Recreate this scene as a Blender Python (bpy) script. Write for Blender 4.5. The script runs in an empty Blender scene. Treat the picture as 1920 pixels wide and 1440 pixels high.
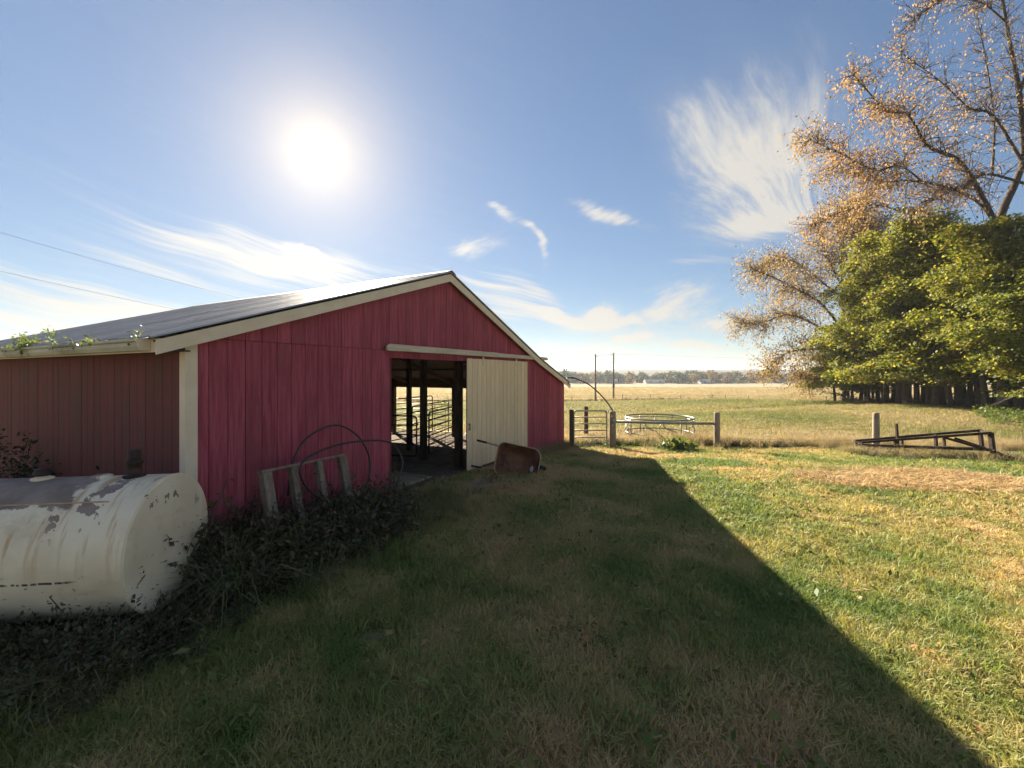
import bpy, math, random
import numpy as np
from mathutils import Vector, Matrix

R = math.radians
scene = bpy.context.scene
COL = scene.collection
rng = np.random.default_rng(7)
random.seed(7)

# ------------------------------------------------------------------ camera
CAM_Z = 2.2
cam_d = bpy.data.cameras.new('camera')
cam_d.sensor_width = 36.0
cam_d.lens = 15.0
cam_d.shift_y = -20.0 / 1920.0
cam_d.clip_start = 0.05
cam_d.clip_end = 6000
cam = bpy.data.objects.new('camera', cam_d)
cam.location = (0, 0, CAM_Z)
cam.rotation_euler = (R(90), 0, 0)
COL.objects.link(cam)
scene.camera = cam

# ------------------------------------------------------------------ sun, sky, exposure
SUN_AZ, SUN_EL = R(-24.5), R(25.3)
SUN = Vector((math.sin(SUN_AZ) * math.cos(SUN_EL), math.cos(SUN_AZ) * math.cos(SUN_EL), math.sin(SUN_EL)))
EXPOSURE = 2.22
SKY = 0.05
scene.view_settings.view_transform = 'Standard'
scene.view_settings.look = 'None'
scene.view_settings.gamma = 1.0
scene.view_settings.use_curve_mapping = False
scene.view_settings.exposure = EXPOSURE
scene.cycles.use_adaptive_sampling = True
scene.cycles.adaptive_threshold = 0.02
scene.cycles.max_bounces = 5
scene.cycles.diffuse_bounces = 3
scene.cycles.glossy_bounces = 2
scene.cycles.transmission_bounces = 3
scene.cycles.transparent_max_bounces = 4

sun_d = bpy.data.lights.new('sun', 'SUN')
sun_d.energy = 4.5
sun_d.angle = R(0.53)
sun_d.color = (1.0, 0.89, 0.73)
sun_o = bpy.data.objects.new('sun', sun_d)
sun_o.rotation_euler = SUN.to_track_quat('Z', 'Y').to_euler()
sun_o.location = (-20, 40, 30)
COL.objects.link(sun_o)


class NB:
    """small node-tree writer"""
    def __init__(s, nt):
        s.nt = nt
        nt.nodes.clear()

    def n(s, t, **kw):
        nd = s.nt.nodes.new(t)
        for k, v in kw.items():
            if k.startswith('i_'):
                key = k[2:]
                nd.inputs[int(key) if key.isdigit() else key].default_value = v
            else:
                setattr(nd, k, v)
        return nd

    def l(s, a, b):
        s.nt.links.new(a, b)

    def setin(s, sock, v):
        if isinstance(v, bpy.types.NodeSocket):
            s.l(v, sock)
        else:
            sock.default_value = v

    def m(s, op, a, b=0.0, c=0.0, clamp=False):
        nd = s.n('ShaderNodeMath', operation=op, use_clamp=clamp)
        for i, v in enumerate((a, b, c)):
            s.setin(nd.inputs[i], v)
        return nd.outputs[0]

    def vm(s, op, a, b=(0, 0, 0)):
        nd = s.n('ShaderNodeVectorMath', operation=op)
        s.setin(nd.inputs[0], a)
        s.setin(nd.inputs[1], b)
        return nd.outputs['Value'] if op in ('DOT_PRODUCT', 'LENGTH', 'DISTANCE') else nd.outputs[0]

    def mix(s, f, a, b, mode='MIX'):
        nd = s.n('ShaderNodeMix', data_type='RGBA', blend_type=mode)
        s.setin(nd.inputs[0], f)
        s.setin(nd.inputs[6], a if isinstance(a, bpy.types.NodeSocket) else (*a[:3], 1))
        s.setin(nd.inputs[7], b if isinstance(b, bpy.types.NodeSocket) else (*b[:3], 1))
        return nd.outputs[2]

    def noise(s, vec, scale, detail=4, rough=0.55, dist=0.0):
        nd = s.n('ShaderNodeTexNoise')
        if vec is not None:
            s.l(vec, nd.inputs['Vector'])
        nd.inputs['Scale'].default_value = scale
        nd.inputs['Detail'].default_value = detail
        nd.inputs['Roughness'].default_value = rough
        nd.inputs['Distortion'].default_value = dist
        return nd.outputs[0]

    def ss(s, v, a, b):
        nd = s.n('ShaderNodeMapRange', interpolation_type='SMOOTHSTEP')
        s.setin(nd.inputs[0], v)
        nd.inputs[1].default_value = a
        nd.inputs[2].default_value = b
        return nd.outputs[0]

    def comb(s, x, y, z=0.0):
        nd = s.n('ShaderNodeCombineXYZ')
        for i, v in enumerate((x, y, z)):
            s.setin(nd.inputs[i], v)
        return nd.outputs[0]

    def sep(s, v):
        nd = s.n('ShaderNodeSeparateXYZ')
        s.l(v, nd.inputs[0])
        return nd.outputs


world = bpy.data.worlds.new('World')
scene.world = world
world.use_nodes = True
world.cycles.sampling_method = 'MANUAL'
world.cycles.sample_map_resolution = 512
w = NB(world.node_tree)
gen = w.n('ShaderNodeTexCoord').outputs['Generated']
dirv = w.vm('NORMALIZE', gen)
sky = w.n('ShaderNodeTexSky', sky_type='NISHITA', sun_disc=False)
sky.sun_elevation = SUN_EL
sky.sun_rotation = SUN_AZ
sky.altitude = 300
sky.air_density = 0.9
sky.dust_density = 0.12
sky.ozone_density = 1.6
skyc = sky.outputs[0]
dx, dy, dz = w.sep(dirv)
az = w.m('MULTIPLY', w.m('ARCTAN2', dx, dy), 57.2958)
el = w.m('MULTIPLY', w.m('ARCSINE', dz), 57.2958)
P = w.comb(az, el)
UNIT = 1.0 / (SKY * 2 ** EXPOSURE)          # radiance that shows as 1.0 in the picture


def pxae(px, py):
    a = math.atan((px - 960) / 800.0)
    return math.degrees(a), math.degrees(math.atan((700 - py) / 800.0 * math.cos(a)))


def noise2(vec, detail, rough=0.6):
    nd = w.n('ShaderNodeTexNoise', noise_dimensions='2D')
    w.l(vec, nd.inputs['Vector'])
    nd.inputs['Scale'].default_value = 1.0
    nd.inputs['Detail'].default_value = detail
    nd.inputs['Roughness'].default_value = rough
    return nd


def vscale(v, k):
    nd = w.n('ShaderNodeVectorMath', operation='SCALE')
    w.l(v, nd.inputs[0])
    w.setin(nd.inputs['Scale'], k)
    return nd.outputs[0]


# wind-drawn warp shared by all cirrus
wn = noise2(vscale(P, 0.085), 1.3, 0.45)
warp = vscale(w.vm('SUBTRACT', wn.outputs['Color'], (0.5, 0.5, 0.5)), 4.0)
Pw = w.vm('ADD', P, warp)
Ps = w.vm('ADD', P, vscale(warp, 0.4))


def rotP(src, cx, cy, ang):
    x, y, _ = w.sep(w.vm('SUBTRACT', src, (cx, cy, 0)))
    c, s_ = math.cos(R(ang)), math.sin(R(ang))
    u = w.m('ADD', w.m('MULTIPLY', x, c), w.m('MULTIPLY', y, s_))
    v = w.m('ADD', w.m('MULTIPLY', x, -s_), w.m('MULTIPLY', y, c))
    return u, v


def gauss(px, py, a, b, ang, amp=1.0, src=None):
    cx, cy = pxae(px, py)
    u, v = rotP(Pw if src is None else src, cx, cy, ang)
    r2 = w.m('ADD', w.m('POWER', w.m('DIVIDE', u, a), 2.0), w.m('POWER', w.m('DIVIDE', v, b), 2.0))
    return w.m('MULTIPLY', w.m('EXPONENT', w.m('MULTIPLY', r2, -1.0)), amp)


def msum(*g):
    t = g[0]
    for k in g[1:]:
        t = w.m('ADD', t, k)
    return t


def fibres(ang, su, sv, detail=6, off=0.0, rough=0.6):
    u, v = rotP(Ps, 0, 0, ang)
    return noise2(w.comb(w.m('MULTIPLY', u, su), w.m('ADD', w.m('MULTIPLY', v, sv), off)), detail, rough).outputs[0]


def layer(nz, mask, lo, hi, amp):
    f = w.ss(w.m('ADD', w.m('MULTIPLY', nz, 0.9), w.m('MULTIPLY', mask, 0.42)), lo, hi)
    return w.m('MULTIPLY', w.m('MULTIPLY', f, w.m('MINIMUM', w.m('MULTIPLY', mask, 1.7), 1.0)), amp)


# 1. the big feather right of centre: fibres fanning out of its lower right
fx, fy = pxae(1560, 480)
ux, uy, _ = w.sep(w.vm('SUBTRACT', Pw, (fx, fy, 0)))
th = w.m('MULTIPLY', w.m('ARCTAN2', uy, w.m('MULTIPLY', ux, -1.0)), 57.2958)
rr = w.m('SQRT', w.m('ADD', w.m('POWER', ux, 2.0), w.m('POWER', uy, 2.0)))
NP = noise2(w.comb(w.m('MULTIPLY', rr, 0.15), w.m('MULTIPLY', th, 0.15)), 7, 0.66).outputs[0]
mf = msum(gauss(1440, 350, 8.5, 6.0, -35, 0.95), gauss(1310, 255, 6.5, 2.8, -40, 0.75), gauss(1400, 205, 4.5, 6.0, 10, 0.5), gauss(1490, 230, 3.5, 6.0, -25, 0.45), gauss(1430, 425, 6.5, 1.3, 0, 0.6))
dens = w.m('MULTIPLY', layer(NP, mf, 0.50, 1.16, 1.0), w.m('ADD', 0.30, w.m('MULTIPLY', wn.outputs[0], 1.25)))
dens = w.m('ADD', dens, w.m('MULTIPLY', w.m('MINIMUM', mf, 1.0), 0.15))
# 2. long combed streaks low on the sun's side and past the ridge
NA = fibres(-12, 0.045, 1.05, 6, 3.0)
ma = msum(gauss(430, 480, 11.0, 2.3, -13, 0.85), gauss(600, 505, 9.0, 2.2, -5, 0.95), gauss(330, 520, 9.0, 1.6, -14, 0.6), gauss(110, 535, 10.0, 1.6, -9, 0.8), gauss(80, 600, 12.0, 1.5, -7, 0.75), gauss(250, 585, 9.0, 1.0, -5, 0.6),
          gauss(950, 560, 8.0, 2.3, -17, 0.85), gauss(1100, 600, 9.0, 1.3, -5, 0.85), gauss(1330, 505, 7.0, 0.6, -3, 0.55), gauss(1000, 540, 6.0, 0.9, -20, 0.5))
dens = w.m('ADD', dens, layer(NA, w.m('MULTIPLY', ma, 0.95), 0.50, 1.0, 0.95))
# 3. small torn wisps and low puffs
NC = fibres(18, 0.20, 0.75, 6, 9.0, 0.66)
mc = msum(gauss(885, 462, 4.2, 1.3, 6, 0.95), gauss(938, 395, 2.0, 0.62, -50, 0.95), gauss(985, 432, 2.2, 0.55, -38, 0.95), gauss(1003, 470, 1.7, 0.65, -80, 1.0), gauss(1120, 385, 5.0, 1.2, -24, 0.8), gauss(1170, 410, 4.0, 0.9, -20, 0.6),
          gauss(1035, 578, 1.8, 1.0, 0, 1.1), gauss(1130, 583, 2.2, 1.1, 0, 1.1), gauss(1180, 632, 3.0, 0.6, 0, 0.8), gauss(1330, 640, 5.0, 0.7, 0, 0.7), gauss(1275, 563, 4.2, 1.5, 3, 0.85), gauss(1220, 600, 9.0, 1.1, 0, 0.8), gauss(560, 470, 2.2, 0.6, -20, 0.6))
dens = w.m('ADD', dens, layer(NC, mc, 0.48, 1.05, 0.95))
NQ = noise2(w.comb(w.m('MULTIPLY', w.sep(Ps)[0], 0.55), w.m('MULTIPLY', w.sep(Ps)[1], 0.85)), 6, 0.62).outputs[0]
mq = msum(gauss(1035, 580, 1.7, 0.9, 0, 0.9), gauss(1132, 582, 2.0, 1.0, 0, 0.9), gauss(1185, 633, 2.6, 0.6, 0, 0.8), gauss(1290, 640, 4.0, 0.6, 0, 0.7), gauss(1350, 600, 3.0, 0.7, 0, 0.6), gauss(1070, 650, 5.0, 0.7, 0, 0.6), gauss(590, 478, 1.6, 0.6, -15, 0.7), gauss(1190, 600, 6.0, 1.0, -2, 0.55))
dens = w.m('ADD', dens, layer(NQ, mq, 0.42, 0.84, 1.0))
# 4. thin milky banks above the horizon, all round
mh = w.m('MULTIPLY', w.ss(el, 0.2, 2.0), w.ss(el, 8.0, 3.0))
NH = fibres(0, 0.06, 0.42, 5, 20.0)
dens = w.m('ADD', dens, w.m('MULTIPLY', w.m('MULTIPLY', w.ss(NH, 0.40, 0.66), mh), 0.62))
# 5. scattered cirrus, added more thickly out of view to lift the ambient light
NO = noise2(vscale(Pw, 0.030), 2, 0.5).outputs[0]
far_side = w.ss(w.m('ABSOLUTE', az), 58.0, 80.0)
dens = w.m('ADD', dens, w.m('MULTIPLY', w.m('MULTIPLY', w.ss(NO, 0.42, 0.62), w.ss(NA, 0.38, 0.68)), w.m('ADD', 0.02, w.m('MULTIPLY', far_side, 0.6))))
dens = w.m('MINIMUM', dens, 0.92)
dens = w.m('MULTIPLY', dens, w.ss(el, -0.3, 1.0))

cosg = w.vm('DOT_PRODUCT', dirv, tuple(SUN))
ang = w.m('MULTIPLY', w.m('ARCCOSINE', w.m('MINIMUM', cosg, 1.0)), 57.2958)
g1 = w.m('MULTIPLY', w.m('EXPONENT', w.m('MULTIPLY', w.m('POWER', w.m('DIVIDE', ang, 3.2), 2.0), -1.0)), 0.28)
g2 = w.m('MULTIPLY', w.m('EXPONENT', w.m('MULTIPLY', w.m('POWER', w.m('DIVIDE', ang, 7.2), 1.7), -1.0)), 0.50)
g3 = w.m('MULTIPLY', w.m('EXPONENT', w.m('DIVIDE', ang, -14.0)), 0.10)
disc = w.m('MULTIPLY', w.ss(ang, 2.0, 0.2), 4.0)


def tint(v, col):
    nd = w.n('ShaderNodeVectorMath', operation='SCALE')
    nd.inputs[0].default_value = col
    w.l(v, nd.inputs['Scale'])
    return nd.outputs[0]


glow = w.vm('ADD', w.vm('ADD', tint(g1, (1.0, 0.85, 0.45)), tint(g2, (1.0, 0.68, 0.22))), w.vm('ADD', tint(g3, (1.0, 0.9, 0.75)), tint(disc, (1, 1, 0.95))))
glow = vscale(glow, UNIT)
# sky dimmed overall and its brightest part compressed to suit the exposure
sr, sg, sb = w.sep(skyc)
mxc = w.m('MAXIMUM', sr, w.m('MAXIMUM', sg, sb))
skyc = vscale(skyc, w.m('DIVIDE', 0.85, w.m('ADD', 1.0, w.m('MULTIPLY', mxc, 0.55 / UNIT))))
cb = w.m('ADD', 0.74, w.m('MULTIPLY', w.m('EXPONENT', w.m('DIVIDE', ang, -20.0)), 0.55))
cloudc = tint(w.m('MULTIPLY', cb, UNIT), (1.0, 0.95, 0.85))
skymix = w.mix(dens, skyc, cloudc)
total = w.vm('ADD', skymix, glow)
bg = w.n('ShaderNodeBackground')
w.l(total, bg.inputs['Color'])
bg.inputs['Strength'].default_value = SKY
w.l(bg.outputs[0], w.n('ShaderNodeOutputWorld').inputs[0])


# ------------------------------------------------------------------ helpers
def tag(o, label=None, cat=None, group=None, kind=None):
    if label: o['label'] = label
    if cat: o['category'] = cat
    if group: o['group'] = group
    if kind: o['kind'] = kind
    return o


def empty(name, loc=(0, 0, 0), rz=0.0):
    o = bpy.data.objects.new(name, None)
    o.empty_display_size = 0.2
    o.location = loc
    o.rotation_euler = (0, 0, rz)
    COL.objects.link(o)
    return o


def link(name, me, parent=None, loc=None):
    o = bpy.data.objects.new(name, me)
    if parent: o.parent = parent
    if loc is not None: o.location = loc
    COL.objects.link(o)
    return o


class MB:
    def __init__(s):
        s.v = []; s.f = []; s.sm = []

    def add(s, vs, fs, smooth=False):
        b = len(s.v)
        s.v += [tuple(p) for p in vs]
        for f in fs:
            s.f.append(tuple(i + b for i in f)); s.sm.append(smooth)
        return s

    def box(s, x0, x1, y0, y1, z0, z1):
        return s.add([(x0, y0, z0), (x1, y0, z0), (x1, y1, z0), (x0, y1, z0), (x0, y0, z1), (x1, y0, z1), (x1, y1, z1), (x0, y1, z1)],
                     [(0, 3, 2, 1), (4, 5, 6, 7), (0, 1, 5, 4), (1, 2, 6, 5), (2, 3, 7, 6), (3, 0, 4, 7)])

    def prism_y(s, poly, y0, y1):
        """polygon in x,z extruded along y"""
        n = len(poly)
        vs = [(p[0], y0, p[1]) for p in poly] + [(p[0], y1, p[1]) for p in poly]
        fs = [tuple(range(n)), tuple(range(2 * n - 1, n - 1, -1))]
        fs += [(i, i + n, (i + 1) % n + n, (i + 1) % n) for i in range(n)]
        return s.add(vs, fs)

    def bar(s, a, b, wd, ht, up=(0, 0, 1)):
        a, b = Vector(a), Vector(b)
        d = (b - a).normalized()
        up = Vector(up)
        if abs(d.dot(up)) > 0.97: up = Vector((1, 0, 0))
        sx = d.cross(up).normalized() * wd / 2
        sz = sx.cross(d).normalized() * ht / 2
        vs = [a - sx - sz, a + sx - sz, a + sx + sz, a - sx + sz, b - sx - sz, b + sx - sz, b + sx + sz, b - sx + sz]
        return s.add(vs, [(0, 1, 2, 3), (7, 6, 5, 4), (0, 4, 5, 1), (1, 5, 6, 2), (2, 6, 7, 3), (3, 7, 4, 0)])

    def tube(s, pts, rad, n=8, caps=True, closed=False):
        pts = [Vector(p) for p in pts]
        m_ = len(pts)
        if not hasattr(rad, '__len__'): rad = [rad] * m_
        vs = []
        ref = None
        for i, p in enumerate(pts):
            if closed:
                d = (pts[(i + 1) % m_] - pts[i - 1])
            else:
                d = pts[min(i + 1, m_ - 1)] - pts[max(i - 1, 0)]
            d.normalize()
            if ref is None:
                ref = Vector((0, 0, 1)) if abs(d.z) < 0.9 else Vector((1, 0, 0))
            sx = d.cross(ref)
            if sx.length < 1e-4: sx = d.orthogonal()
            sx.normalize()
            sy = sx.cross(d).normalized()
            ref = sy
            for k in range(n):
                t = 2 * math.pi * k / n
                vs.append(p + (sx * math.cos(t) + sy * math.sin(t)) * rad[i])
        fs = []
        for i in range(m_ if closed else m_ - 1):
            j = (i + 1) % m_
            for k in range(n):
                k2 = (k + 1) % n
                fs.append((i * n + k, i * n + k2, j * n + k2, j * n + k))
        s.add(vs, fs, True)
        if caps and not closed:
            b = len(s.v) - m_ * n
            s.f.append(tuple(b + k for k in range(n))[::-1]); s.sm.append(False)
            s.f.append(tuple(b + (m_ - 1) * n + k for k in range(n))); s.sm.append(False)
        return s

    def lathe_z(s, prof, n=16, c=(0, 0)):
        """profile (r,z) about a vertical axis"""
        vs = []
        for r, z in prof:
            for k in range(n):
                t = 2 * math.pi * k / n
                vs.append((c[0] + r * math.cos(t), c[1] + r * math.sin(t), z))
        fs = []
        for i in range(len(prof) - 1):
            for k in range(n):
                k2 = (k + 1) % n
                fs.append((i * n + k, i * n + k2, (i + 1) * n + k2, (i + 1) * n + k))
        fs.append(tuple(range(n))[::-1]); fs.append(tuple((len(prof) - 1) * n + k for k in range(n)))
        return s.add(vs, fs, True)

    def mesh(s, name, mat=None):
        me = bpy.data.meshes.new(name)
        me.from_pydata(s.v, [], s.f)
        me.polygons.foreach_set('use_smooth', s.sm)
        if mat: me.materials.append(mat)
        me.update()
        return me

    def build(s, name, mat, parent=None, loc=None):
        return link(name, s.mesh(name, mat), parent, loc)


def arr_mesh(name, verts, faces, mat=None, smooth=False):
    """quick mesh from numpy arrays; faces (N,k)"""
    me = bpy.data.meshes.new(name)
    verts = np.asarray(verts, np.float32); faces = np.asarray(faces, np.int32)
    n, k = faces.shape
    me.vertices.add(len(verts)); me.vertices.foreach_set('co', verts.ravel())
    me.loops.add(n * k); me.loops.foreach_set('vertex_index', faces.ravel())
    me.polygons.add(n)
    me.polygons.foreach_set('loop_start', np.arange(0, n * k, k, dtype=np.int32))
    me.polygons.foreach_set('loop_total', np.full(n, k, np.int32))
    if smooth: me.polygons.foreach_set('use_smooth', np.ones(n, bool))
    if mat: me.materials.append(mat)
    me.update(); me.validate()
    return me


def _h(ix, iy, seed):
    n = (ix.astype(np.int64) * 374761393 + iy.astype(np.int64) * 668265263 + seed * 1442695041) & 0x7fffffff
    n = ((n ^ (n >> 13)) * 1274126177) & 0x7fffffff
    return ((n ^ (n >> 16)) & 0xffff) / 65535.0


def vnoise(x, y, seed=0, octaves=3):
    x = np.asarray(x, float); y = np.asarray(y, float)
    tot = np.zeros_like(x); amp = 1.0; s_ = 0.0
    for o in range(octaves):
        ix = np.floor(x); iy = np.floor(y); fx = x - ix; fy = y - iy
        fx = fx * fx * (3 - 2 * fx); fy = fy * fy * (3 - 2 * fy)
        a = _h(ix, iy, seed + o); b = _h(ix + 1, iy, seed + o); c_ = _h(ix, iy + 1, seed + o); d = _h(ix + 1, iy + 1, seed + o)
        tot += amp * ((a * (1 - fx) + b * fx) * (1 - fy) + (c_ * (1 - fx) + d * fx) * fy)
        s_ += amp; amp *= 0.5; x = x * 2.03 + 11.3; y = y * 2.03 + 5.7
    return tot / s_


def sst(v, a, b):
    t = np.clip((np.asarray(v, float) - a) / (b - a), 0, 1)
    return t * t * (3 - 2 * t)


def tz(x, y):
    """height of the ground"""
    x = np.asarray(x, float); y = np.asarray(y, float)
    z = -0.3 * sst(y, 8.5, 14.5)
    t = np.clip(y - 15, 0, 63); z = z - 0.048 * (t - 4 * (1 - np.exp(-t / 4.0)))
    z = z - 2.2 * sst(y, 78, 330)
    z = z + 0.75 * np.exp(-((x - 29) / 13.0) ** 2) * sst(y, 15, 28) * (1 - sst(y, 50, 95))
    z = z + 0.035 * (vnoise(x * 0.55, y * 0.55, 3, 2) - 0.5) * (1 - sst(y, 60, 90)) + 0.25 * (vnoise(x * 0.05, y * 0.05, 4, 2) - 0.5) * sst(y, 25, 60)
    return z


def tz1(x, y):
    return float(tz(np.array([x]), np.array([y]))[0])


def GX(px, Y):
    return (px - 960) / 800.0 * Y


def AT(px, py, Y):
    return Vector(((px - 960) / 800.0 * Y, Y, CAM_Z - (py - 700) / 800.0 * Y))


# ------------------------------------------------------------------ materials
def new_mat(name):
    m_ = bpy.data.materials.new(name)
    m_.use_nodes = True
    b = NB(m_.node_tree)
    out = b.n('ShaderNodeOutputMaterial')
    return m_, b, out


def mat_noise(name, c1, c2, scale=6.0, rough=0.7, metal=0.0, stretch=(1, 1, 1), bump=0.15, c3=None, s3=2.0, t3=(0.55, 0.7), spec=0.3, lo=0.35, hi=0.65, rand=0.0, bscale=None):
    m_, b, out = new_mat(name)
    tc = b.n('ShaderNodeTexCoord').outputs['Object']
    ri = b.n('ShaderNodeObjectInfo').outputs['Random']
    off = b.comb(b.m('MULTIPLY', ri, 37.0), b.m('MULTIPLY', ri, 11.0), b.m('MULTIPLY', ri, 23.0))
    v = b.vm('MULTIPLY', b.vm('ADD', tc, off), stretch)
    nz = b.noise(v, scale, 6, 0.6, 0.3)
    col = b.mix(b.ss(nz, lo, hi), c1, c2)
    if c3 is not None:
        n3 = b.noise(b.vm('ADD', tc, off), s3, 6, 0.65, 0.5)
        col = b.mix(b.ss(n3, *t3), col, c3)
    if rand:
        k = b.m('ADD', 1.0 - rand, b.m('MULTIPLY', ri, 2 * rand))
        col = b.mix(1.0, col, b.comb(k, k, k), 'MULTIPLY')
    p = b.n('ShaderNodeBsdfPrincipled')
    b.l(col, p.inputs['Base Color'])
    p.inputs['Metallic'].default_value = metal
    p.inputs['Specular IOR Level'].default_value = spec
    b.l(b.m('ADD', rough - 0.1, b.m('MULTIPLY', nz, 0.2)), p.inputs['Roughness'])
    if bump:
        bp = b.n('ShaderNodeBump', i_Strength=bump, i_Distance=0.02)
        b.l(b.noise(v, bscale or scale * 2.5, 5, 0.6), bp.inputs['Height'])
        b.l(bp.outputs[0], p.inputs['Normal'])
    b.l(p.outputs[0], out.inputs[0])
    return m_


def mat_leaf(name, cols, trans=0.45, rough=0.55, island=True, spec=0.25, instancer=None, gain=1.0):
    """leaf or blade: coloured per leaf, part of the light passes through"""
    m_, b, out = new_mat(name)
    if instancer:
        at = b.n('ShaderNodeAttribute', attribute_type='INSTANCER', attribute_name=instancer)
        f0 = at.outputs['Fac']
        isl = b.n('ShaderNodeNewGeometry').outputs['Random Per Island']
        f = b.m('ADD', f0, b.m('MULTIPLY', b.m('SUBTRACT', isl, 0.5), 0.35), clamp=True)
    else:
        f = b.n('ShaderNodeNewGeometry').outputs['Random Per Island'] if island else b.n('ShaderNodeObjectInfo').outputs['Random']
    ramp = b.n('ShaderNodeValToRGB')
    cr = ramp.color_ramp
    n_ = len(cols)
    while len(cr.elements) < n_: cr.elements.new(0.5)
    for i, c_ in enumerate(cols):
        cr.elements[i].position = i / max(1, n_ - 1)
        cr.elements[i].color = (c_[0] * gain, c_[1] * gain, c_[2] * gain, 1)
    b.l(f, ramp.inputs[0])
    col = ramp.outputs[0]
    pr = b.n('ShaderNodeBsdfPrincipled', i_Roughness=rough)
    pr.inputs['Specular IOR Level'].default_value = spec
    b.l(col, pr.inputs['Base Color'])
    tr = b.n('ShaderNodeBsdfTranslucent')
    b.l(b.mix(1.0, col, (1.2, 1.15, 0.68), 'MULTIPLY'), tr.inputs[0])
    mx = b.n('ShaderNodeMixShader')
    mx.inputs[0].default_value = trans
    b.l(pr.outputs[0], mx.inputs[1]); b.l(tr.outputs[0], mx.inputs[2])
    b.l(mx.outputs[0], out.inputs[0])
    return m_


M = {}
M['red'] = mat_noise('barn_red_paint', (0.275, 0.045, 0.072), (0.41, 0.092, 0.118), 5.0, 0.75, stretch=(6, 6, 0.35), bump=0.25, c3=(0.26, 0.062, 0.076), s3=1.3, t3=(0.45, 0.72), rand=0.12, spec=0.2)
M['red_side'] = mat_noise('dark_brown_red_paint', (0.155, 0.046, 0.044), (0.20, 0.062, 0.056), 5.0, 0.8, stretch=(6, 6, 0.35), bump=0.25, c3=(0.13, 0.06, 0.048), s3=0.9, t3=(0.42, 0.7), rand=0.035, spec=0.15)  # side boards: darker and browner than the front red
M['red_dark'] = mat_noise('barn_groove', (0.14, 0.025, 0.036), (0.17, 0.032, 0.044), 5.0, 0.85, bump=0)
M['cream'] = mat_noise('cream_paint', (0.74, 0.55, 0.335), (0.82, 0.62, 0.39), 4.0, 0.6, stretch=(3, 3, 0.5), bump=0.12, c3=(0.50, 0.38, 0.24), s3=1.6, t3=(0.58, 0.85), rand=0.05)
M['cream_trim'] = mat_noise('cream_trim', (0.70, 0.57, 0.41), (0.77, 0.64, 0.47), 3.0, 0.6, stretch=(1, 1, 1), bump=0.12, c3=(0.36, 0.28, 0.18), s3=2.0, t3=(0.66, 0.85))
M['cream_groove'] = mat_noise('cream_groove', (0.15, 0.095, 0.05), (0.19, 0.12, 0.065), 4.0, 0.8, bump=0)
M['track'] = mat_noise('weathered_track_board', (0.50, 0.42, 0.30), (0.62, 0.53, 0.39), 4.0, 0.75, stretch=(0.5, 5, 5), bump=0.3, c3=(0.24, 0.19, 0.13), s3=1.8, t3=(0.6, 0.8))
M['wood'] = mat_noise('weathered_wood', (0.20, 0.155, 0.11), (0.31, 0.25, 0.185), 5.0, 0.85, stretch=(4, 4, 0.6), bump=0.5, c3=(0.11, 0.08, 0.06), s3=2.5, t3=(0.6, 0.8), rand=0.15)
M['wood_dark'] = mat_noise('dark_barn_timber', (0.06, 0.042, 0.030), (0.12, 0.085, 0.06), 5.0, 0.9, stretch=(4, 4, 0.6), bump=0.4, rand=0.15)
M['pallet'] = mat_noise('grey_pallet_wood', (0.155, 0.118, 0.085), (0.24, 0.19, 0.14), 6.0, 0.85, stretch=(3, 3, 1.0), bump=0.4, c3=(0.14, 0.10, 0.07), s3=3.0, t3=(0.58, 0.8), rand=0.12)
M['roof'] = mat_noise('roof_metal', (0.30, 0.29, 0.295), (0.40, 0.39, 0.39), 2.0, 0.46, 0.5, stretch=(0.5, 3, 1), bump=0.04, c3=(0.30, 0.26, 0.24), s3=0.8, t3=(0.55, 0.85), spec=0.5, rand=0.08)
M['galv'] = mat_noise('galvanised_steel', (0.19, 0.18, 0.155), (0.28, 0.265, 0.235), 8.0, 0.45, 0.5, bump=0.08, c3=(0.26, 0.17, 0.10), s3=5.0, t3=(0.6, 0.8), spec=0.5)
M['galv_tan'] = mat_noise('dull_galvanised_gate', (0.30, 0.27, 0.20), (0.40, 0.36, 0.28), 8.0, 0.5, 0.2, bump=0.08)
M['tan_steel'] = mat_noise('tan_gate_steel', (0.30, 0.24, 0.15), (0.42, 0.35, 0.23), 8.0, 0.5, 0.2, bump=0.08, c3=(0.22, 0.11, 0.05), s3=6.0, t3=(0.6, 0.8))
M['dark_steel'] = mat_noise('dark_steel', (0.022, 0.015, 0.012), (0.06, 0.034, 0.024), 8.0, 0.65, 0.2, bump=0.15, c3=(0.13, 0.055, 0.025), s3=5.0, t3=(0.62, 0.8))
M['rust'] = mat_noise('rusty_tray', (0.15, 0.062, 0.035), (0.26, 0.115, 0.06), 6.0, 0.75, 0.15, bump=0.2, c3=(0.07, 0.035, 0.028), s3=3.0, t3=(0.5, 0.72))
M['rim'] = mat_noise('worn_rim', (0.42, 0.27, 0.16), (0.56, 0.40, 0.26), 9.0, 0.6, 0.2, bump=0.1)
M['black_poly'] = mat_noise('black_poly_pipe', (0.015, 0.015, 0.016), (0.03, 0.029, 0.03), 9.0, 0.42, bump=0.03, spec=0.5)
M['rubber'] = mat_noise('black_rubber', (0.02, 0.02, 0.02), (0.035, 0.033, 0.03), 9.0, 0.8, bump=0.1)
M['sticker'] = mat_noise('worn_white_sticker', (0.5, 0.5, 0.5), (0.66, 0.65, 0.63), 20.0, 0.6, bump=0)
M['bark'] = mat_noise('bark', (0.05, 0.038, 0.030), (0.105, 0.08, 0.062), 7.0, 0.9, stretch=(3, 3, 0.5), bump=0.8, rand=0.2)
M['bark_pale'] = mat_noise('pale_bark', (0.22, 0.19, 0.155), (0.36, 0.32, 0.27), 7.0, 0.9, stretch=(3, 3, 0.6), bump=0.6)
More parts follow.
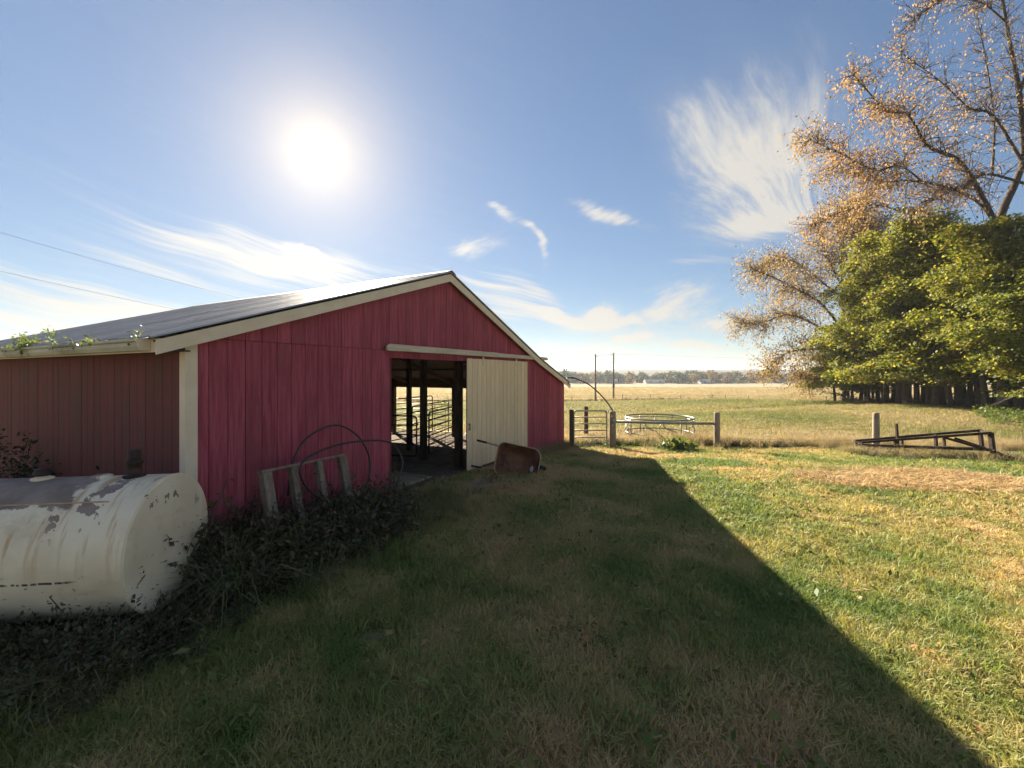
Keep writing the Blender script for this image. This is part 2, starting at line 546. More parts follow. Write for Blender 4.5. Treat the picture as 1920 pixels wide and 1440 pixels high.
M['pole'] = mat_noise('pole_wood', (0.13, 0.10, 0.085), (0.20, 0.16, 0.13), 5.0, 0.9, stretch=(4, 4, 0.4), bump=0.3)
M['wire'] = mat_noise('wire', (0.05, 0.05, 0.05), (0.07, 0.07, 0.07), 5.0, 0.6, bump=0)
M['gutter'] = mat_noise('gutter_metal', (0.40, 0.37, 0.27), (0.50, 0.46, 0.35), 3.0, 0.55, stretch=(1, 0.6, 2), bump=0.06, c3=(0.20, 0.19, 0.10), s3=1.5, t3=(0.48, 0.7))
M['trough'] = mat_noise('dark_trough', (0.03, 0.035, 0.035), (0.05, 0.055, 0.055), 5.0, 0.6, bump=0.05)
M['farwall'] = mat_noise('pale_building_wall', (0.36, 0.35, 0.33), (0.42, 0.41, 0.38), 1.0, 0.8, bump=0)
M['farroof'] = mat_noise('grey_building_roof', (0.25, 0.24, 0.23), (0.30, 0.29, 0.28), 1.0, 0.8, bump=0)
M['farglass'] = mat_noise('dark_window_glass', (0.04, 0.045, 0.05), (0.05, 0.055, 0.06), 1.0, 0.2, bump=0)

LEAF_G = [(0.070, 0.102, 0.018), (0.134, 0.166, 0.028), (0.211, 0.228, 0.041), (0.333, 0.288, 0.061)]
LEAF_G2 = [(0.085, 0.118, 0.018), (0.160, 0.190, 0.030), (0.255, 0.245, 0.044), (0.350, 0.268, 0.056)]
LEAF_A = [(0.26, 0.185, 0.115), (0.37, 0.245, 0.145), (0.44, 0.255, 0.12), (0.34, 0.185, 0.125), (0.25, 0.215, 0.11)]
LEAF_A2 = [(0.24, 0.185, 0.105), (0.34, 0.245, 0.13), (0.42, 0.245, 0.11), (0.23, 0.20, 0.09)]
M['leaf_green'] = mat_leaf('maple_leaf_green', LEAF_G, 0.55)
M['leaf_olive'] = mat_leaf('maple_leaf_olive', LEAF_G2, 0.55)
M['leaf_autumn'] = mat_leaf('autumn_leaf', LEAF_A, 0.5)
M['leaf_tan'] = mat_leaf('tan_leaf', LEAF_A2, 0.5)
M['leaf_weed'] = mat_leaf('weed_leaf', [(0.07, 0.115, 0.03), (0.13, 0.18, 0.045), (0.21, 0.21, 0.06)], 0.4)
M['leaf_dead'] = mat_leaf('dead_weed_leaf', [(0.035, 0.030, 0.020), (0.075, 0.060, 0.042), (0.13, 0.095, 0.06), (0.060, 0.085, 0.028), (0.045, 0.065, 0.022)], 0.25)
GRASS = [(0.140, 0.213, 0.059), (0.226, 0.275, 0.083), (0.378, 0.348, 0.132), (0.586, 0.451, 0.232), (0.573, 0.390, 0.232)]
M['grass'] = mat_leaf('lawn_blade', GRASS, 0.42, instancer='val', spec=0.3)
M['straw'] = mat_leaf('dry_blade', [(0.145, 0.18, 0.058), (0.24, 0.23, 0.10), (0.34, 0.285, 0.16), (0.41, 0.33, 0.215), (0.34, 0.25, 0.165)], 0.45, instancer='val', spec=0.3)
M['loose_straw'] = mat_leaf('loose_straw', [(0.22, 0.15, 0.075), (0.42, 0.30, 0.15), (0.60, 0.44, 0.235), (0.54, 0.37, 0.19)], 0.3, instancer='val', spec=0.3)
M['fall_leaf'] = mat_leaf('fallen_leaf', [(0.25, 0.12, 0.05), (0.40, 0.22, 0.08), (0.45, 0.32, 0.18), (0.30, 0.10, 0.05)], 0.2)

# ground: soil and thatch under the grass, drier out in the fields
m_, b, out = new_mat('ground_soil_and_thatch')
pos = b.n('ShaderNodeNewGeometry').outputs['Position']
gx, gy, gz = b.sep(pos)
n1 = b.noise(pos, 0.55, 5, 0.6)
n2 = b.noise(pos, 14.0, 5, 0.65)
n3 = b.noise(pos, 2.6, 5, 0.6)
lawn = b.mix(b.ss(n1, 0.38, 0.62), (0.17, 0.19, 0.065), (0.33, 0.25, 0.135))
lawn = b.mix(b.ss(n2, 0.35, 0.7), lawn, (0.12, 0.095, 0.058))
past = b.mix(b.ss(n1, 0.35, 0.65), (0.19, 0.185, 0.075), (0.28, 0.23, 0.125))
past = b.mix(b.ss(b.noise(pos, 0.12, 4, 0.6), 0.4, 0.66), past, (0.20, 0.20, 0.068))
past = b.mix(b.m('MULTIPLY', b.ss(n3, 0.5, 0.72), 0.5), past, (0.16, 0.13, 0.06))
row = b.noise(b.vm('MULTIPLY', pos, (0.07, 0.5, 0.5)), 1.0, 6, 0.7)
fld = b.mix(b.ss(row, 0.34, 0.66), (0.29, 0.23, 0.145), (0.41, 0.335, 0.225))
fld = b.mix(b.m('MULTIPLY', b.ss(b.noise(pos, 0.35, 6, 0.75), 0.46, 0.66), 0.75), fld, (0.19, 0.148, 0.075))
soil = b.mix(b.ss(gy, 14.2, 15.2), lawn, past)
edge = b.m('ADD', gy, b.m('MULTIPLY', n1, 1.5))
soil = b.mix(b.ss(edge, 78.5, 79.5), soil, fld)
hillm = b.mix(b.ss(b.noise(pos, 0.03, 6, 0.7), 0.4, 0.6), (0.06, 0.065, 0.035), (0.13, 0.10, 0.045))
soil = b.mix(b.ss(gy, 420, 460), soil, hillm)
pr = b.n('ShaderNodeBsdfPrincipled', i_Roughness=0.95)
pr.inputs['Specular IOR Level'].default_value = 0.1
b.l(soil, pr.inputs['Base Color'])
bp = b.n('ShaderNodeBump', i_Strength=0.7, i_Distance=0.06)
b.l(b.m('ADD', n2, b.m('MULTIPLY', n3, 1.2)), bp.inputs['Height'])
b.l(bp.outputs[0], pr.inputs['Normal'])
b.l(pr.outputs[0], out.inputs[0])
M['ground'] = m_
M['dirt'] = mat_noise('barn_floor_dirt', (0.10, 0.075, 0.055), (0.17, 0.13, 0.095), 3.0, 0.95, bump=0.6, spec=0.05, c3=(0.22, 0.16, 0.09), s3=4.0, t3=(0.55, 0.7))
M['bare'] = mat_noise('bare_earth', (0.20, 0.15, 0.10), (0.30, 0.22, 0.15), 4.0, 0.95, bump=0.4, spec=0.05)

# tank: cream paint lifted off the top, rust runs and scratches
m_, b, out = new_mat('tank_flaking_paint')
tc = b.n('ShaderNodeTexCoord').outputs['Object']
ox, oy, oz = b.sep(tc)
warpn = b.noise(b.vm('MULTIPLY', tc, (1.0, 1.0, 1.0)), 3.2, 6, 0.62)
paint = b.mix(b.ss(b.noise(tc, 2.0, 4), 0.4, 0.6), (0.74, 0.61, 0.43), (0.82, 0.70, 0.51))
paint = b.mix(b.m('MULTIPLY', b.ss(b.noise(b.vm('MULTIPLY', tc, (0.8, 0.8, 1.6)), 2.4, 6, 0.7), 0.52, 0.72), 0.6), paint, (0.56, 0.43, 0.27))
topline = b.m('ADD', oz, b.m('MULTIPLY', b.m('SUBTRACT', warpn, 0.5), 0.30))
notend = b.ss(b.m('ADD', ox, b.m('MULTIPLY', b.m('SUBTRACT', warpn, 0.5), 1.1)), -0.42, -0.50)
peel = b.m('MULTIPLY', b.ss(topline, 1.085, 1.10), notend)
spots = b.ss(b.noise(b.vm('MULTIPLY', tc, (1.0, 1.0, 0.7)), 4.6, 4, 0.6, 0.4), 0.60, 0.612)
spots = b.m('MULTIPLY', spots, b.ss(oz, 0.80, 1.02))
peel = b.m('MAXIMUM', peel, spots)
primer = b.mix(b.ss(b.noise(tc, 5.0, 5), 0.4, 0.65), (0.215, 0.155, 0.125), (0.30, 0.225, 0.185))
streak = b.noise(b.vm('MULTIPLY', tc, (9.0, 1.5, 0.8)), 1.6, 4, 0.6)
runs = b.m('MULTIPLY', b.ss(streak, 0.50, 0.68), b.m('MULTIPLY', b.ss(oz, 0.45, 1.0), 0.85))
paint = b.mix(runs, paint, (0.47, 0.27, 0.10))
lowrust = b.ss(b.m('ADD', b.noise(b.vm('MULTIPLY', tc, (2, 2, 1)), 3.5, 6, 0.7), b.m('MULTIPLY', b.m('SUBTRACT', 0.26, oz), 1.1)), 0.59, 0.605)
paint = b.mix(lowrust, paint, (0.16, 0.065, 0.03))
scr = b.ss(b.noise(b.vm('MULTIPLY', tc, (2.6, 3.0, 8.0)), 3.0, 5, 0.7), 0.635, 0.645)
scr = b.m('MULTIPLY', scr, b.m('MULTIPLY', b.ss(oz, 0.72, 0.56), 0.9))
line = b.m('MULTIPLY', b.ss(b.m('ABSOLUTE', b.m('SUBTRACT', b.m('ADD', oz, b.m('MULTIPLY', warpn, 0.03)), 0.60)), 0.011, 0.006), b.ss(b.noise(b.vm('MULTIPLY', tc, (7, 1, 1)), 1.4, 4, 0.7), 0.46, 0.50))
line = b.m('MULTIPLY', line, b.ss(ox, -0.30, -0.40))
scr = b.m('MAXIMUM', scr, line)
paint = b.mix(scr, paint, (0.06, 0.045, 0.04))
col = b.mix(peel, paint, primer)
pr = b.n('ShaderNodeBsdfPrincipled', i_Roughness=0.5)
b.l(b.m('ADD', 0.48, b.m('MULTIPLY', peel, 0.4)), pr.inputs['Roughness'])
b.l(col, pr.inputs['Base Color'])
bp = b.n('ShaderNodeBump', i_Strength=0.25, i_Distance=0.01, invert=True)
b.l(b.m('ADD', b.m('MULTIPLY', peel, 1.0), b.m('MULTIPLY', warpn, 0.3)), bp.inputs['Height'])
b.l(bp.outputs[0], pr.inputs['Normal'])
b.l(pr.outputs[0], out.inputs[0])
M['tank'] = m_

# ------------------------------------------------------------------ ground
ys = np.concatenate([np.arange(-14, 20, 0.45), np.arange(20, 90, 2.0), np.geomspace(90, 3200, 60)])
xs = np.concatenate([-np.geomspace(3200, 40, 40), np.arange(-38, -14, 2.0), np.arange(-13.5, 16, 0.5), np.arange(16, 40, 1.5), np.geomspace(40, 3200, 50)])
XX, YY = np.meshgrid(xs, ys)
ZZ = tz(XX, YY)
hill = sst(YY, 500, 1300) * (17 + 9 * (vnoise(XX * 0.0022, YY * 0.001, 5, 3) - 0.5) * 2)
ZZ = ZZ + hill
nx, ny = len(xs), len(ys)
V = np.stack([XX.ravel(), YY.ravel(), ZZ.ravel()], 1)
ii = (np.arange(ny - 1)[:, None] * nx + np.arange(nx - 1)[None, :]).ravel()
F = np.stack([ii, ii + 1, ii + 1 + nx, ii + nx], 1)
ground = link('ground', arr_mesh('ground', V, F, M['ground'], True))
tag(ground, kind='structure')

# ------------------------------------------------------------------ barn
BL = Vector((-3.534, 4.65, 0))
BA = math.atan2(0.8854, 0.4648)
barn = empty('barn', BL, BA)
tag(barn, 'red board-sided barn with cream trim and grey ribbed metal roof', 'barn')
bc, bs = math.cos(BA), math.sin(BA)


def BW(u, d, z=0.0):
    """barn coordinates (along front, depth, up) to the world"""
    return Vector((BL.x + u * bc - d * bs, BL.y + u * bs + d * bc, z))


def inbarn(x, y, pad=0.0):
    rx = x - BL.x; ry = y - BL.y
    u = rx * bc + ry * bs; d = -rx * bs + ry * bc
    return (u > -pad) & (u < BWID + pad) & (d > -pad) & (d < BDEP + pad)


BWID, BDEP = 11.46, 9.5
APU, APZ = 4.65, 4.26
SL, SR, SR2, BRK = 0.338, 0.3586, 0.299, 9.14


def roofz(u):
    if u <= APU: return APZ - SL * (APU - u)
    if u <= BRK: return APZ - SR * (u - APU)
    return APZ - SR * (BRK - APU) - SR2 * (u - BRK)


BW_ = 0.2032
OPEN0, OPEN1, OPENZ = 3.11, 6.25, 2.48
JOINT = 2.597


def board_poly(u0, u1, z0, ztop_fn):
    us = [u0] + [k for k in (APU, BRK) if u0 < k < u1] + [u1]
    poly = [(u0, z0), (u1, z0)] + [(u, ztop_fn(u)) for u in reversed(us)]
    return poly


fw = MB()
wt = lambda u: roofz(u) - 0.10
# backing sheet behind the boards, in three pieces round the opening
fw.prism_y(board_poly(0.02, OPEN0, -0.5, wt), 0.004, 0.035)
fw.prism_y(board_poly(OPEN1, BWID - 0.02, -0.5, wt), 0.004, 0.035)
fw.prism_y(board_poly(OPEN0 + 0.002, OPEN1 - 0.002, OPENZ, wt), 0.004, 0.035)
front = fw.build('front_wall', M['red_dark'], barn)
k = 0
u = 0.0
while u < BWID - 0.01:
    a, c_ = u + 0.004, min(u + BW_, BWID) - 0.004
    off = random.uniform(-0.002, 0.002)
    mid = (a + c_) / 2
    gapl = OPEN0 - 0.03 < mid < OPEN1
    zb = OPENZ - 0.012 if gapl else -0.45
    top_low = min(JOINT - 0.003, 99)
    tl = lambda uu: min(JOINT - 0.004, roofz(uu) - 0.12)
    MB().prism_y([(a, zb), (c_, zb), (c_, tl(c_)), (a, tl(a))], -0.014 + off, 0.003).build('board', M['red'], front)
    if roofz(mid) - 0.12 > JOINT + 0.05:
        tu = lambda uu: max(roofz(uu) - 0.12, JOINT + 0.012)
        MB().prism_y(board_poly(a, c_, JOINT + 0.004, tu), -0.012 + off, 0.003).build('board', M['red'], front)
    u += BW_
    k += 1

# side wall, left, with its boards
sw = MB(); sw.box(0.004, 0.035, 0.04, BDEP, -0.4, roofz(0) - 0.12)
side = sw.build('side_wall', M['red_dark'], barn)
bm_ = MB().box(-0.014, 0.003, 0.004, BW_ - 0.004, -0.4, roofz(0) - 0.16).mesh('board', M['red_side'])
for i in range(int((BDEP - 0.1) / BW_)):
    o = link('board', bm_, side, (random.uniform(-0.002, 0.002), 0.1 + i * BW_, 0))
# back wall and the closed part of the right side
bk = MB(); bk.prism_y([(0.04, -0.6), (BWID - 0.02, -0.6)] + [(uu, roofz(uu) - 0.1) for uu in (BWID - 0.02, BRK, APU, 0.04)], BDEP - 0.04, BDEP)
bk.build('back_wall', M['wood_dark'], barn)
MB().box(BWID - 0.035, BWID - 0.004, 0.04, 3.0, -0.7, roofz(BWID) - 0.1).build('side_wall', M['red'], barn)

# corner post, rake boards, fascia, gutter
cp = MB()
cp.box(-0.045, 0.075, -0.045, -0.018, -0.3, roofz(0) - 0.15)
cp.box(-0.045, -0.018, -0.0175, 0.075, -0.3, roofz(0) - 0.15)
cp.build('corner_trim', M['cream_trim'], barn)
RT = 0.05   # roof sheet height above rake top edge
for (ua, ub) in ((-0.34, APU), (APU, BRK), (BRK, BWID + 0.32)):
    za, zb = roofz(ua) - 0.035, roofz(ub) - 0.035
    MB().prism_y([(ua, za - 0.15), (ub - 0.002, zb - 0.15), (ub - 0.002, zb), (ua, za)], -0.14, -0.112).build('rake_board', M['cream_trim'], barn)
    MB().prism_y([(ua + 0.02, za - 0.02), (ub - 0.004, zb - 0.02), (ub - 0.004, zb + 0.004), (ua + 0.02, za + 0.004)], -0.11, -0.018).build('soffit', M['wood_dark'], barn)
# fascia at the eave, and K-style gutter in front of it
zE = roofz(-0.30)
MB().box(-0.315, -0.285, -0.11, BDEP + 0.1, zE - 0.17, zE - 0.03).build('fascia', M['cream_trim'], barn)
MB().box(-0.284, -0.02, -0.10, BDEP, zE - 0.155, zE - 0.14).build('soffit', M['wood_dark'], barn)
gp = [(-0.318, zE - 0.035), (-0.318, zE - 0.155), (-0.40, zE - 0.155), (-0.425, zE - 0.11), (-0.425, zE - 0.075), (-0.445, zE - 0.06), (-0.445, zE - 0.035), (-0.438, zE - 0.035), (-0.438, zE - 0.056), (-0.418, zE - 0.072), (-0.418, zE - 0.108), (-0.397, zE - 0.147), (-0.325, zE - 0.147), (-0.325, zE - 0.035)]
MB().prism_y(gp[::-1], 0.05, BDEP).build('gutter', M['gutter'], barn)
MB().prism_y([gp[i] for i in (0, 1, 2, 3, 4, 5, 6)][::-1], 0.036, 0.0495).build('gutter_end', M['cream_trim'], barn)

# ribbed roof: one object per sheet
PAN = 0.914


def sheet_mesh(u0, u1, nm):
    prof = []
    y = 0.0
    while y < PAN - 0.01:
        prof += [(y, 0), (y + 0.012, 0.02), (y + 0.035, 0.02), (y + 0.047, 0)]
        y += 0.2286
    prof += [(PAN, 0)]
    du = u1 - u0
    z0, z1 = roofz(u0), roofz(u1)
    vs = []; fs = []
    for (y, h) in prof:
        vs += [(u0, y, z0 + h), (u1, y, z1 + h)]
    for i in range(len(prof) - 1):
        fs.append((2 * i, 2 * i + 1, 2 * i + 3, 2 * i + 2))
    n0 = len(vs)
    for (y, h) in prof:
        vs += [(u0, y, z0 + h - 0.004), (u1, y, z1 + h - 0.004)]
    for i in range(len(prof) - 1):
        fs.append((n0 + 2 * i, n0 + 2 * i + 2, n0 + 2 * i + 3, n0 + 2 * i + 1))
    m2 = len(prof) - 1
    fs += [(0, 2, n0 + 2, n0)] + [(2 * i, 2 * i + 2, n0 + 2 * i + 2, n0 + 2 * i) for i in range(1, m2)]
    fs += [(2 * i + 1, n0 + 2 * i + 1, n0 + 2 * i + 3, 2 * i + 3) for i in range(m2)]
    fs += [(0, n0, n0 + 1, 1), (2 * m2, 2 * m2 + 1, n0 + 2 * m2 + 1, n0 + 2 * m2)]
    return MB().add(vs, fs).mesh(nm, M['roof'])


roof = MB()
roof.prism_y([(APU - 0.16, roofz(APU - 0.16) + 0.024), (APU, APZ + 0.034), (APU + 0.16, roofz(APU + 0.16) + 0.024), (APU + 0.16, roofz(APU + 0.16) + 0.030), (APU, APZ + 0.045), (APU - 0.16, roofz(APU - 0.16) + 0.030)], -0.17, BDEP + 0.12)
roof = roof.build('roof', M['roof'], barn)
npan = int((BDEP + 0.3) / PAN) + 1
for (ua, ub) in ((-0.40, APU - 0.004), (APU + 0.004, BRK + 0.04), (BRK + 0.044, BWID + 0.34)):
    me = sheet_mesh(ua, ub, 'roof_sheet')
    for i in range(npan):
        o = link('roof_sheet', me, roof, (0, -0.165 + i * PAN, 0.004 * (i % 2)))
for (ua, ub) in ((-0.02, APU), (APU, BRK), (BRK, BWID + 0.2)):
    za, zb = roofz(ua) - 0.028, roofz(ub) - 0.028
    MB().prism_y([(ua + 0.004, za - 0.014), (ub - 0.004, zb - 0.014), (ub - 0.004, zb), (ua + 0.004, za)], 0.04, BDEP - 0.05).build('shade_sheet', M['wood_dark'], barn)  # added dark sheet, stands in for the shade under the roof
# purlins and rafters, seen through the door
for i in range(5):
    d = 0.25 + i * 2.2
    for (ua, ub) in ((0.05, APU), (APU, BRK), (BRK, BWID + 0.2)):
        za, zb = roofz(ua) - 0.10, roofz(ub) - 0.10
        MB().prism_y([(ua, za - 0.14), (ub, zb - 0.14), (ub, zb), (ua, za)], d, d + 0.045).build('rafter', M['wood_dark'], barn)
for uu in (0.6, 1.8, 3.0, 4.2, 5.3, 6.5, 7.7, 8.8, 10.0, 11.2):
    z = roofz(uu) - 0.09
    MB().box(uu - 0.045, uu + 0.045, 0.04, BDEP - 0.05, z, z + 0.045).build('purlin', M['wood_dark'], barn)
# header over the door, jamb, boarded band under the loft
MB().box(OPEN0 - 0.05, OPEN1 + 2.0, 0.037, 0.08, OPENZ + 0.005, OPENZ + 0.22).build('header', M['wood_dark'], barn)
MB().box(OPEN0 - 0.07, OPEN0 - 0.002, 0.037, 0.12, -0.2, OPENZ).build('door_jamb', M['wood_dark'], barn)
MB().box(OPEN1 + 0.002, OPEN1 + 0.09, 0.037, 0.12, -0.2, OPENZ).build('door_jamb', M['wood_dark'], barn)

# door track board, its roof-side end, and the sliding door
tr = MB()
tr.prism_y([(2.89, 2.585), (6.6, 2.600), (6.6, 2.705), (2.95, 2.70), (2.89, 2.66)], -0.125, -0.085)
track = tr.build('door_track', M['track'], barn)
MB().prism_y([(6.603, 2.603), (9.76, 2.600), (9.80, 2.64), (9.70, 2.69), (6.603, 2.698)], -0.118, -0.080).build('track_board', M['track'], track)
MB().box(2.95, 9.7, -0.084, -0.016, 2.655, 2.68).build('track_flashing', M['galv'], track)
MB().box(2.9, 9.6, -0.079, -0.058, 2.59, 2.64).build('track_rail', M['galv'], track)

door = empty('sliding_door', (0, 0, 0)); door.parent = barn
D0, D1, DZ0, DZ1 = 5.35, 8.41, 0.06, 2.53
MB().box(D0 + 0.01, D1 - 0.01, -0.056, -0.036, DZ0 + 0.01, DZ1 - 0.01).build('door_back', M['cream_groove'], door)
dm = MB().box(0.007, 0.204 - 0.007, -0.073, -0.0565, DZ0, DZ1).mesh('board', M['cream'])
for i in range(15):
    link('board', dm, door, (D0 + i * 0.204, random.uniform(-0.0015, 0.0015), random.uniform(-0.004, 0.004)))
for uu in (6.02, 7.72):
    h = MB()
    h.box(uu - 0.028, uu + 0.028, -0.082, -0.0745, DZ1 - 0.16, DZ1 + 0.055)
    h.tube([(uu, -0.082, DZ1 - 0.10), (uu, -0.092, DZ1 - 0.10)], 0.014, 8)
    h.build('door_hanger', M['cream_trim'], door)
hb = MB(); hb.box(D0 + 0.05, D0 + 0.07, -0.10, -0.0745, 0.95, 0.97); hb.box(D0 + 0.05, D0 + 0.07, -0.10, -0.0745, 1.07, 1.09); hb.box(D0 + 0.05, D0 + 0.07, -0.112, -0.10, 0.95, 1.09)
hb.build('handle', M['dark_steel'], door)

# inside: floor, posts
fl = MB()
nu, nd = 24, 20
vs = []; fs = []
for j in range(nd + 1):
    for i in range(nu + 1):
        p = BW(0.04 + (BWID + 1.2) * i / nu, 0.0 + (BDEP - 0.05) * j / nd)
        vs.append((p.x, p.y, tz1(p.x, p.y) + 0.03))
for j in range(nd):
    for i in range(nu):
        a = j * (nu + 1) + i
        fs.append((a, a + 1, a + nu + 2, a + nu + 1))
floor = MB().add(vs, fs, True).build('barn_floor', M['dirt'])
tag(floor, kind='structure')
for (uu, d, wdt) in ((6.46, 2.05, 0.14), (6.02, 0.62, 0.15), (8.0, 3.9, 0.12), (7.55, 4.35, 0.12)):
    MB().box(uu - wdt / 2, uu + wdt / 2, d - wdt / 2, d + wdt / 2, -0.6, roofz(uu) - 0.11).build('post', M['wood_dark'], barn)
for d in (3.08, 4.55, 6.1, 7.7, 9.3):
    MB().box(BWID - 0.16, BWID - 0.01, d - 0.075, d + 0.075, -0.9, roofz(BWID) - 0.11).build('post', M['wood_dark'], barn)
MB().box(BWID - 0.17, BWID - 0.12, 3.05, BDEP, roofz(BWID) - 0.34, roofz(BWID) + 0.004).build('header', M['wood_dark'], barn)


# ------------------------------------------------------------------ gates
def gate(name, p0, p1, zb, h, nbars, rad, mat, label, cat='gate', group=None, stay=1, brace=False, rc=0.09):
    """tube gate from p0 to p1 (world xy), bottom zb"""
    p0 = Vector(p0); p1 = Vector(p1)
    L = (p1 - p0).length
    root = empty(name, (p0.x, p0.y, zb), math.atan2(p1.y - p0.y, p1.x - p0.x))
    tag(root, label, cat, group)
    pts = []
    for (cx, cz, a0) in ((L - rc, rc, -90), (L - rc, h - rc, 0), (rc, h - rc, 90), (rc, rc, 180)):
        for t in range(5):
            a = R(a0 + t * 22.5)
            pts.append((cx + rc * math.cos(a), 0, cz + rc * math.sin(a)))
    MB().tube(pts, rad, 8, closed=True).build('frame', mat, root)
    for i in range(1, nbars):
        z = h * (i / nbars) ** 0.9
        MB().tube([(0, 0, z), (L, 0, z)], rad * 0.8, 7).build('bar', mat, root)
    for i in range(stay):
        x = L * (i + 1) / (stay + 1)
        MB().box(x - 0.012, x + 0.012, -rad - 0.006, -rad - 0.001, rad, h - rad).build('stay', mat, root)
    for z in (h * 0.18, h * 0.8):
        MB().box(-0.045, 0.0, -0.012, 0.012, z - 0.02, z + 0.02).build('hinge', mat, root)
    MB().tube([(L, 0, h * 0.80), (L + 0.06, 0.02, h * 0.79)], 0.008, 6).build('latch', mat, root)
    return root


# paddock gate right of the barn
GY = 14.35
gate('paddock_gate', (GX(1076, GY), GY), (GX(1137.5, GY), GY), -0.23, 1.17, 5, 0.026, M['galv_tan'], 'small tan tube gate between barn corner and hose-topped post', stay=0)
a = BW(6.62, 2.0); c_ = BW(9.0, 2.75)
gate('stall_gate', (a.x, a.y), (c_.x, c_.y), 0.03, 1.12, 5, 0.022, M['dark_steel'], 'dark tube gate standing inside the barn doorway', stay=1)
a = BW(11.2, 4.7); c_ = BW(8.2, 3.95)
gate('pen_gate', (c_.x, c_.y), (a.x, a.y), -0.12, 1.25, 6, 0.02, M['dark_steel'], 'second tube gate deeper in barn, seen through the stall gate', stay=1)
a = BW(11.75, 4.6); c_ = BW(11.75, 8.3)
gate('lot_gate', (a.x, a.y), (c_.x, c_.y), -0.2, 1.3, 6, 0.02, M['tan_steel'], 'sunlit tube gate along the open far side of barn', stay=2)
a = BW(6.3, 2.15); c_ = BW(5.3, 5.6)
gate('side_pen_gate', (a.x, a.y), (c_.x, c_.y), 0.02, 1.05, 4, 0.022, M['dark_steel'], 'dark tube gate behind the feed trough in barn', stay=1)

a = BW(6.7, 5.2); c_ = BW(11.2, 5.5)
gate('corral_panel', (a.x, a.y), (c_.x, c_.y), -0.15, 1.45, 7, 0.02, M['dark_steel'], 'tallest tube panel crossing the back of the barn', stay=2)
a = BW(4.4, 3.1); c_ = BW(7.4, 4.3)
gate('alley_gate', (a.x, a.y), (c_.x, c_.y), 0.0, 1.15, 6, 0.02, M['dark_steel'], 'slanting tube gate between the two middle barn posts', stay=1)
# feed trough hung on the stall rail, plank ramp at the door
t = empty('feed_trough', BW(5.0, 2.35, 0.0), BA + R(35)); tag(t, 'black feed trough hung beside the post inside barn doorway', 'trough')
tb = MB()
o_, i_ = [(-0.75, 0.98), (0.75, 0.98)], None
tb.add([(-0.72, -0.2, 0.93), (0.72, -0.2, 0.93), (0.72, 0.2, 0.93), (-0.72, 0.2, 0.93), (-0.62, -0.14, 0.62), (0.62, -0.14, 0.62), (0.62, 0.14, 0.62), (-0.62, 0.14, 0.62),
        (-0.69, -0.17, 0.93), (0.69, -0.17, 0.93), (0.69, 0.17, 0.93), (-0.69, 0.17, 0.93), (-0.60, -0.12, 0.65), (0.60, -0.12, 0.65), (0.60, 0.12, 0.65), (-0.60, 0.12, 0.65)],
       [(4, 7, 6, 5), (0, 4, 5, 1), (1, 5, 6, 2), (2, 6, 7, 3), (3, 7, 4, 0), (0, 1, 9, 8), (1, 2, 10, 9), (2, 3, 11, 10), (3, 0, 8, 11), (8, 9, 13, 12), (9, 10, 14, 13), (10, 11, 15, 14), (11, 8, 12, 15), (12, 13, 14, 15)])
tb.build('basin', M['trough'], t)
for x in (-0.55, 0.55):
    MB().box(x - 0.03, x + 0.03, -0.08, 0.08, -0.05, 0.619).build('leg', M['wood_dark'], t)
MB().box(-1.1, 1.35, 0.201, 0.24, 0.80, 0.92).build('rail', M['wood_dark'], t)

t = empty('plank_ramp', BW(3.75, 0.55, 0.03), BA); tag(t, 'grey plank platform on the floor just inside barn doorway', 'platform')
for i in range(5):
    MB().box(-0.5 + i * 0.22, -0.5 + i * 0.22 + 0.205, -0.45, 0.5, 0.085, 0.115).build('plank', M['wood'], t)
for y in (-0.35, 0.4):
    MB().box(-0.5, 0.585, y - 0.04, y + 0.04, 0.0, 0.084).build('joist', M['wood_dark'], t)

# ------------------------------------------------------------------ tank
TK = Vector((-3.08, 3.86, 0.03))
taxis = math.atan2(0.14, 0.99)
tank = empty('fuel_tank', TK, taxis)
tag(tank, 'big cream steel fuel tank with peeling paint lying beside barn', 'tank')
TR, TL, TZ = 0.585, 3.3, 0.665
tm = MB()
n = 64
vs = []; fs = []
prof = [(-TL + 0.0, TR), (-TL * 0.75, TR), (-TL * 0.5, TR), (-TL * 0.25, TR), (-0.012, TR)]
for (x, r) in prof:
    for k in range(n):
        a = 2 * math.pi * k / n
        vs.append((x, r * math.cos(a), TZ + r * math.sin(a)))
for i in range(len(prof) - 1):
    for k in range(n):
        k2 = (k + 1) % n
        fs.append((i * n + k, (i + 1) * n + k, (i + 1) * n + k2, i * n + k2))
tm.add(vs, fs, True)
tm.build('shell', M['tank'], tank)
for (xo, sg) in ((0.0, 1), (-TL, -1)):
    e = MB(); vs = []; fs = []
    pr_ = [(-0.011, TR - 0.001), (-0.006, TR - 0.001), (-0.001, TR - 0.004), (0.002, TR - 0.010), (0.003, TR - 0.016), (0.009, TR * 0.75), (0.015, TR * 0.45), (0.018, TR * 0.15)]
    for (x, r) in pr_:
        for k in range(n):
            a = 2 * math.pi * k / n
            vs.append((xo + sg * x, r * math.cos(a), TZ + r * math.sin(a)))
    vs.append((xo + sg * 0.0185, 0, TZ))
    for i in range(len(pr_) - 1):
        for k in range(n):
            k2 = (k + 1) % n
            f = (i * n + k, (i + 1) * n + k, (i + 1) * n + k2, i * n + k2)
            fs.append(f if sg > 0 else f[::-1])
    last = (len(pr_) - 1) * n
    for k in range(n):
        f = (last + k, len(vs) - 1, last + (k + 1) % n)
        fs.append(f if sg > 0 else f[::-1])
    e.add(vs, fs, True)
    e.build('end_cap', M['tank'], tank)
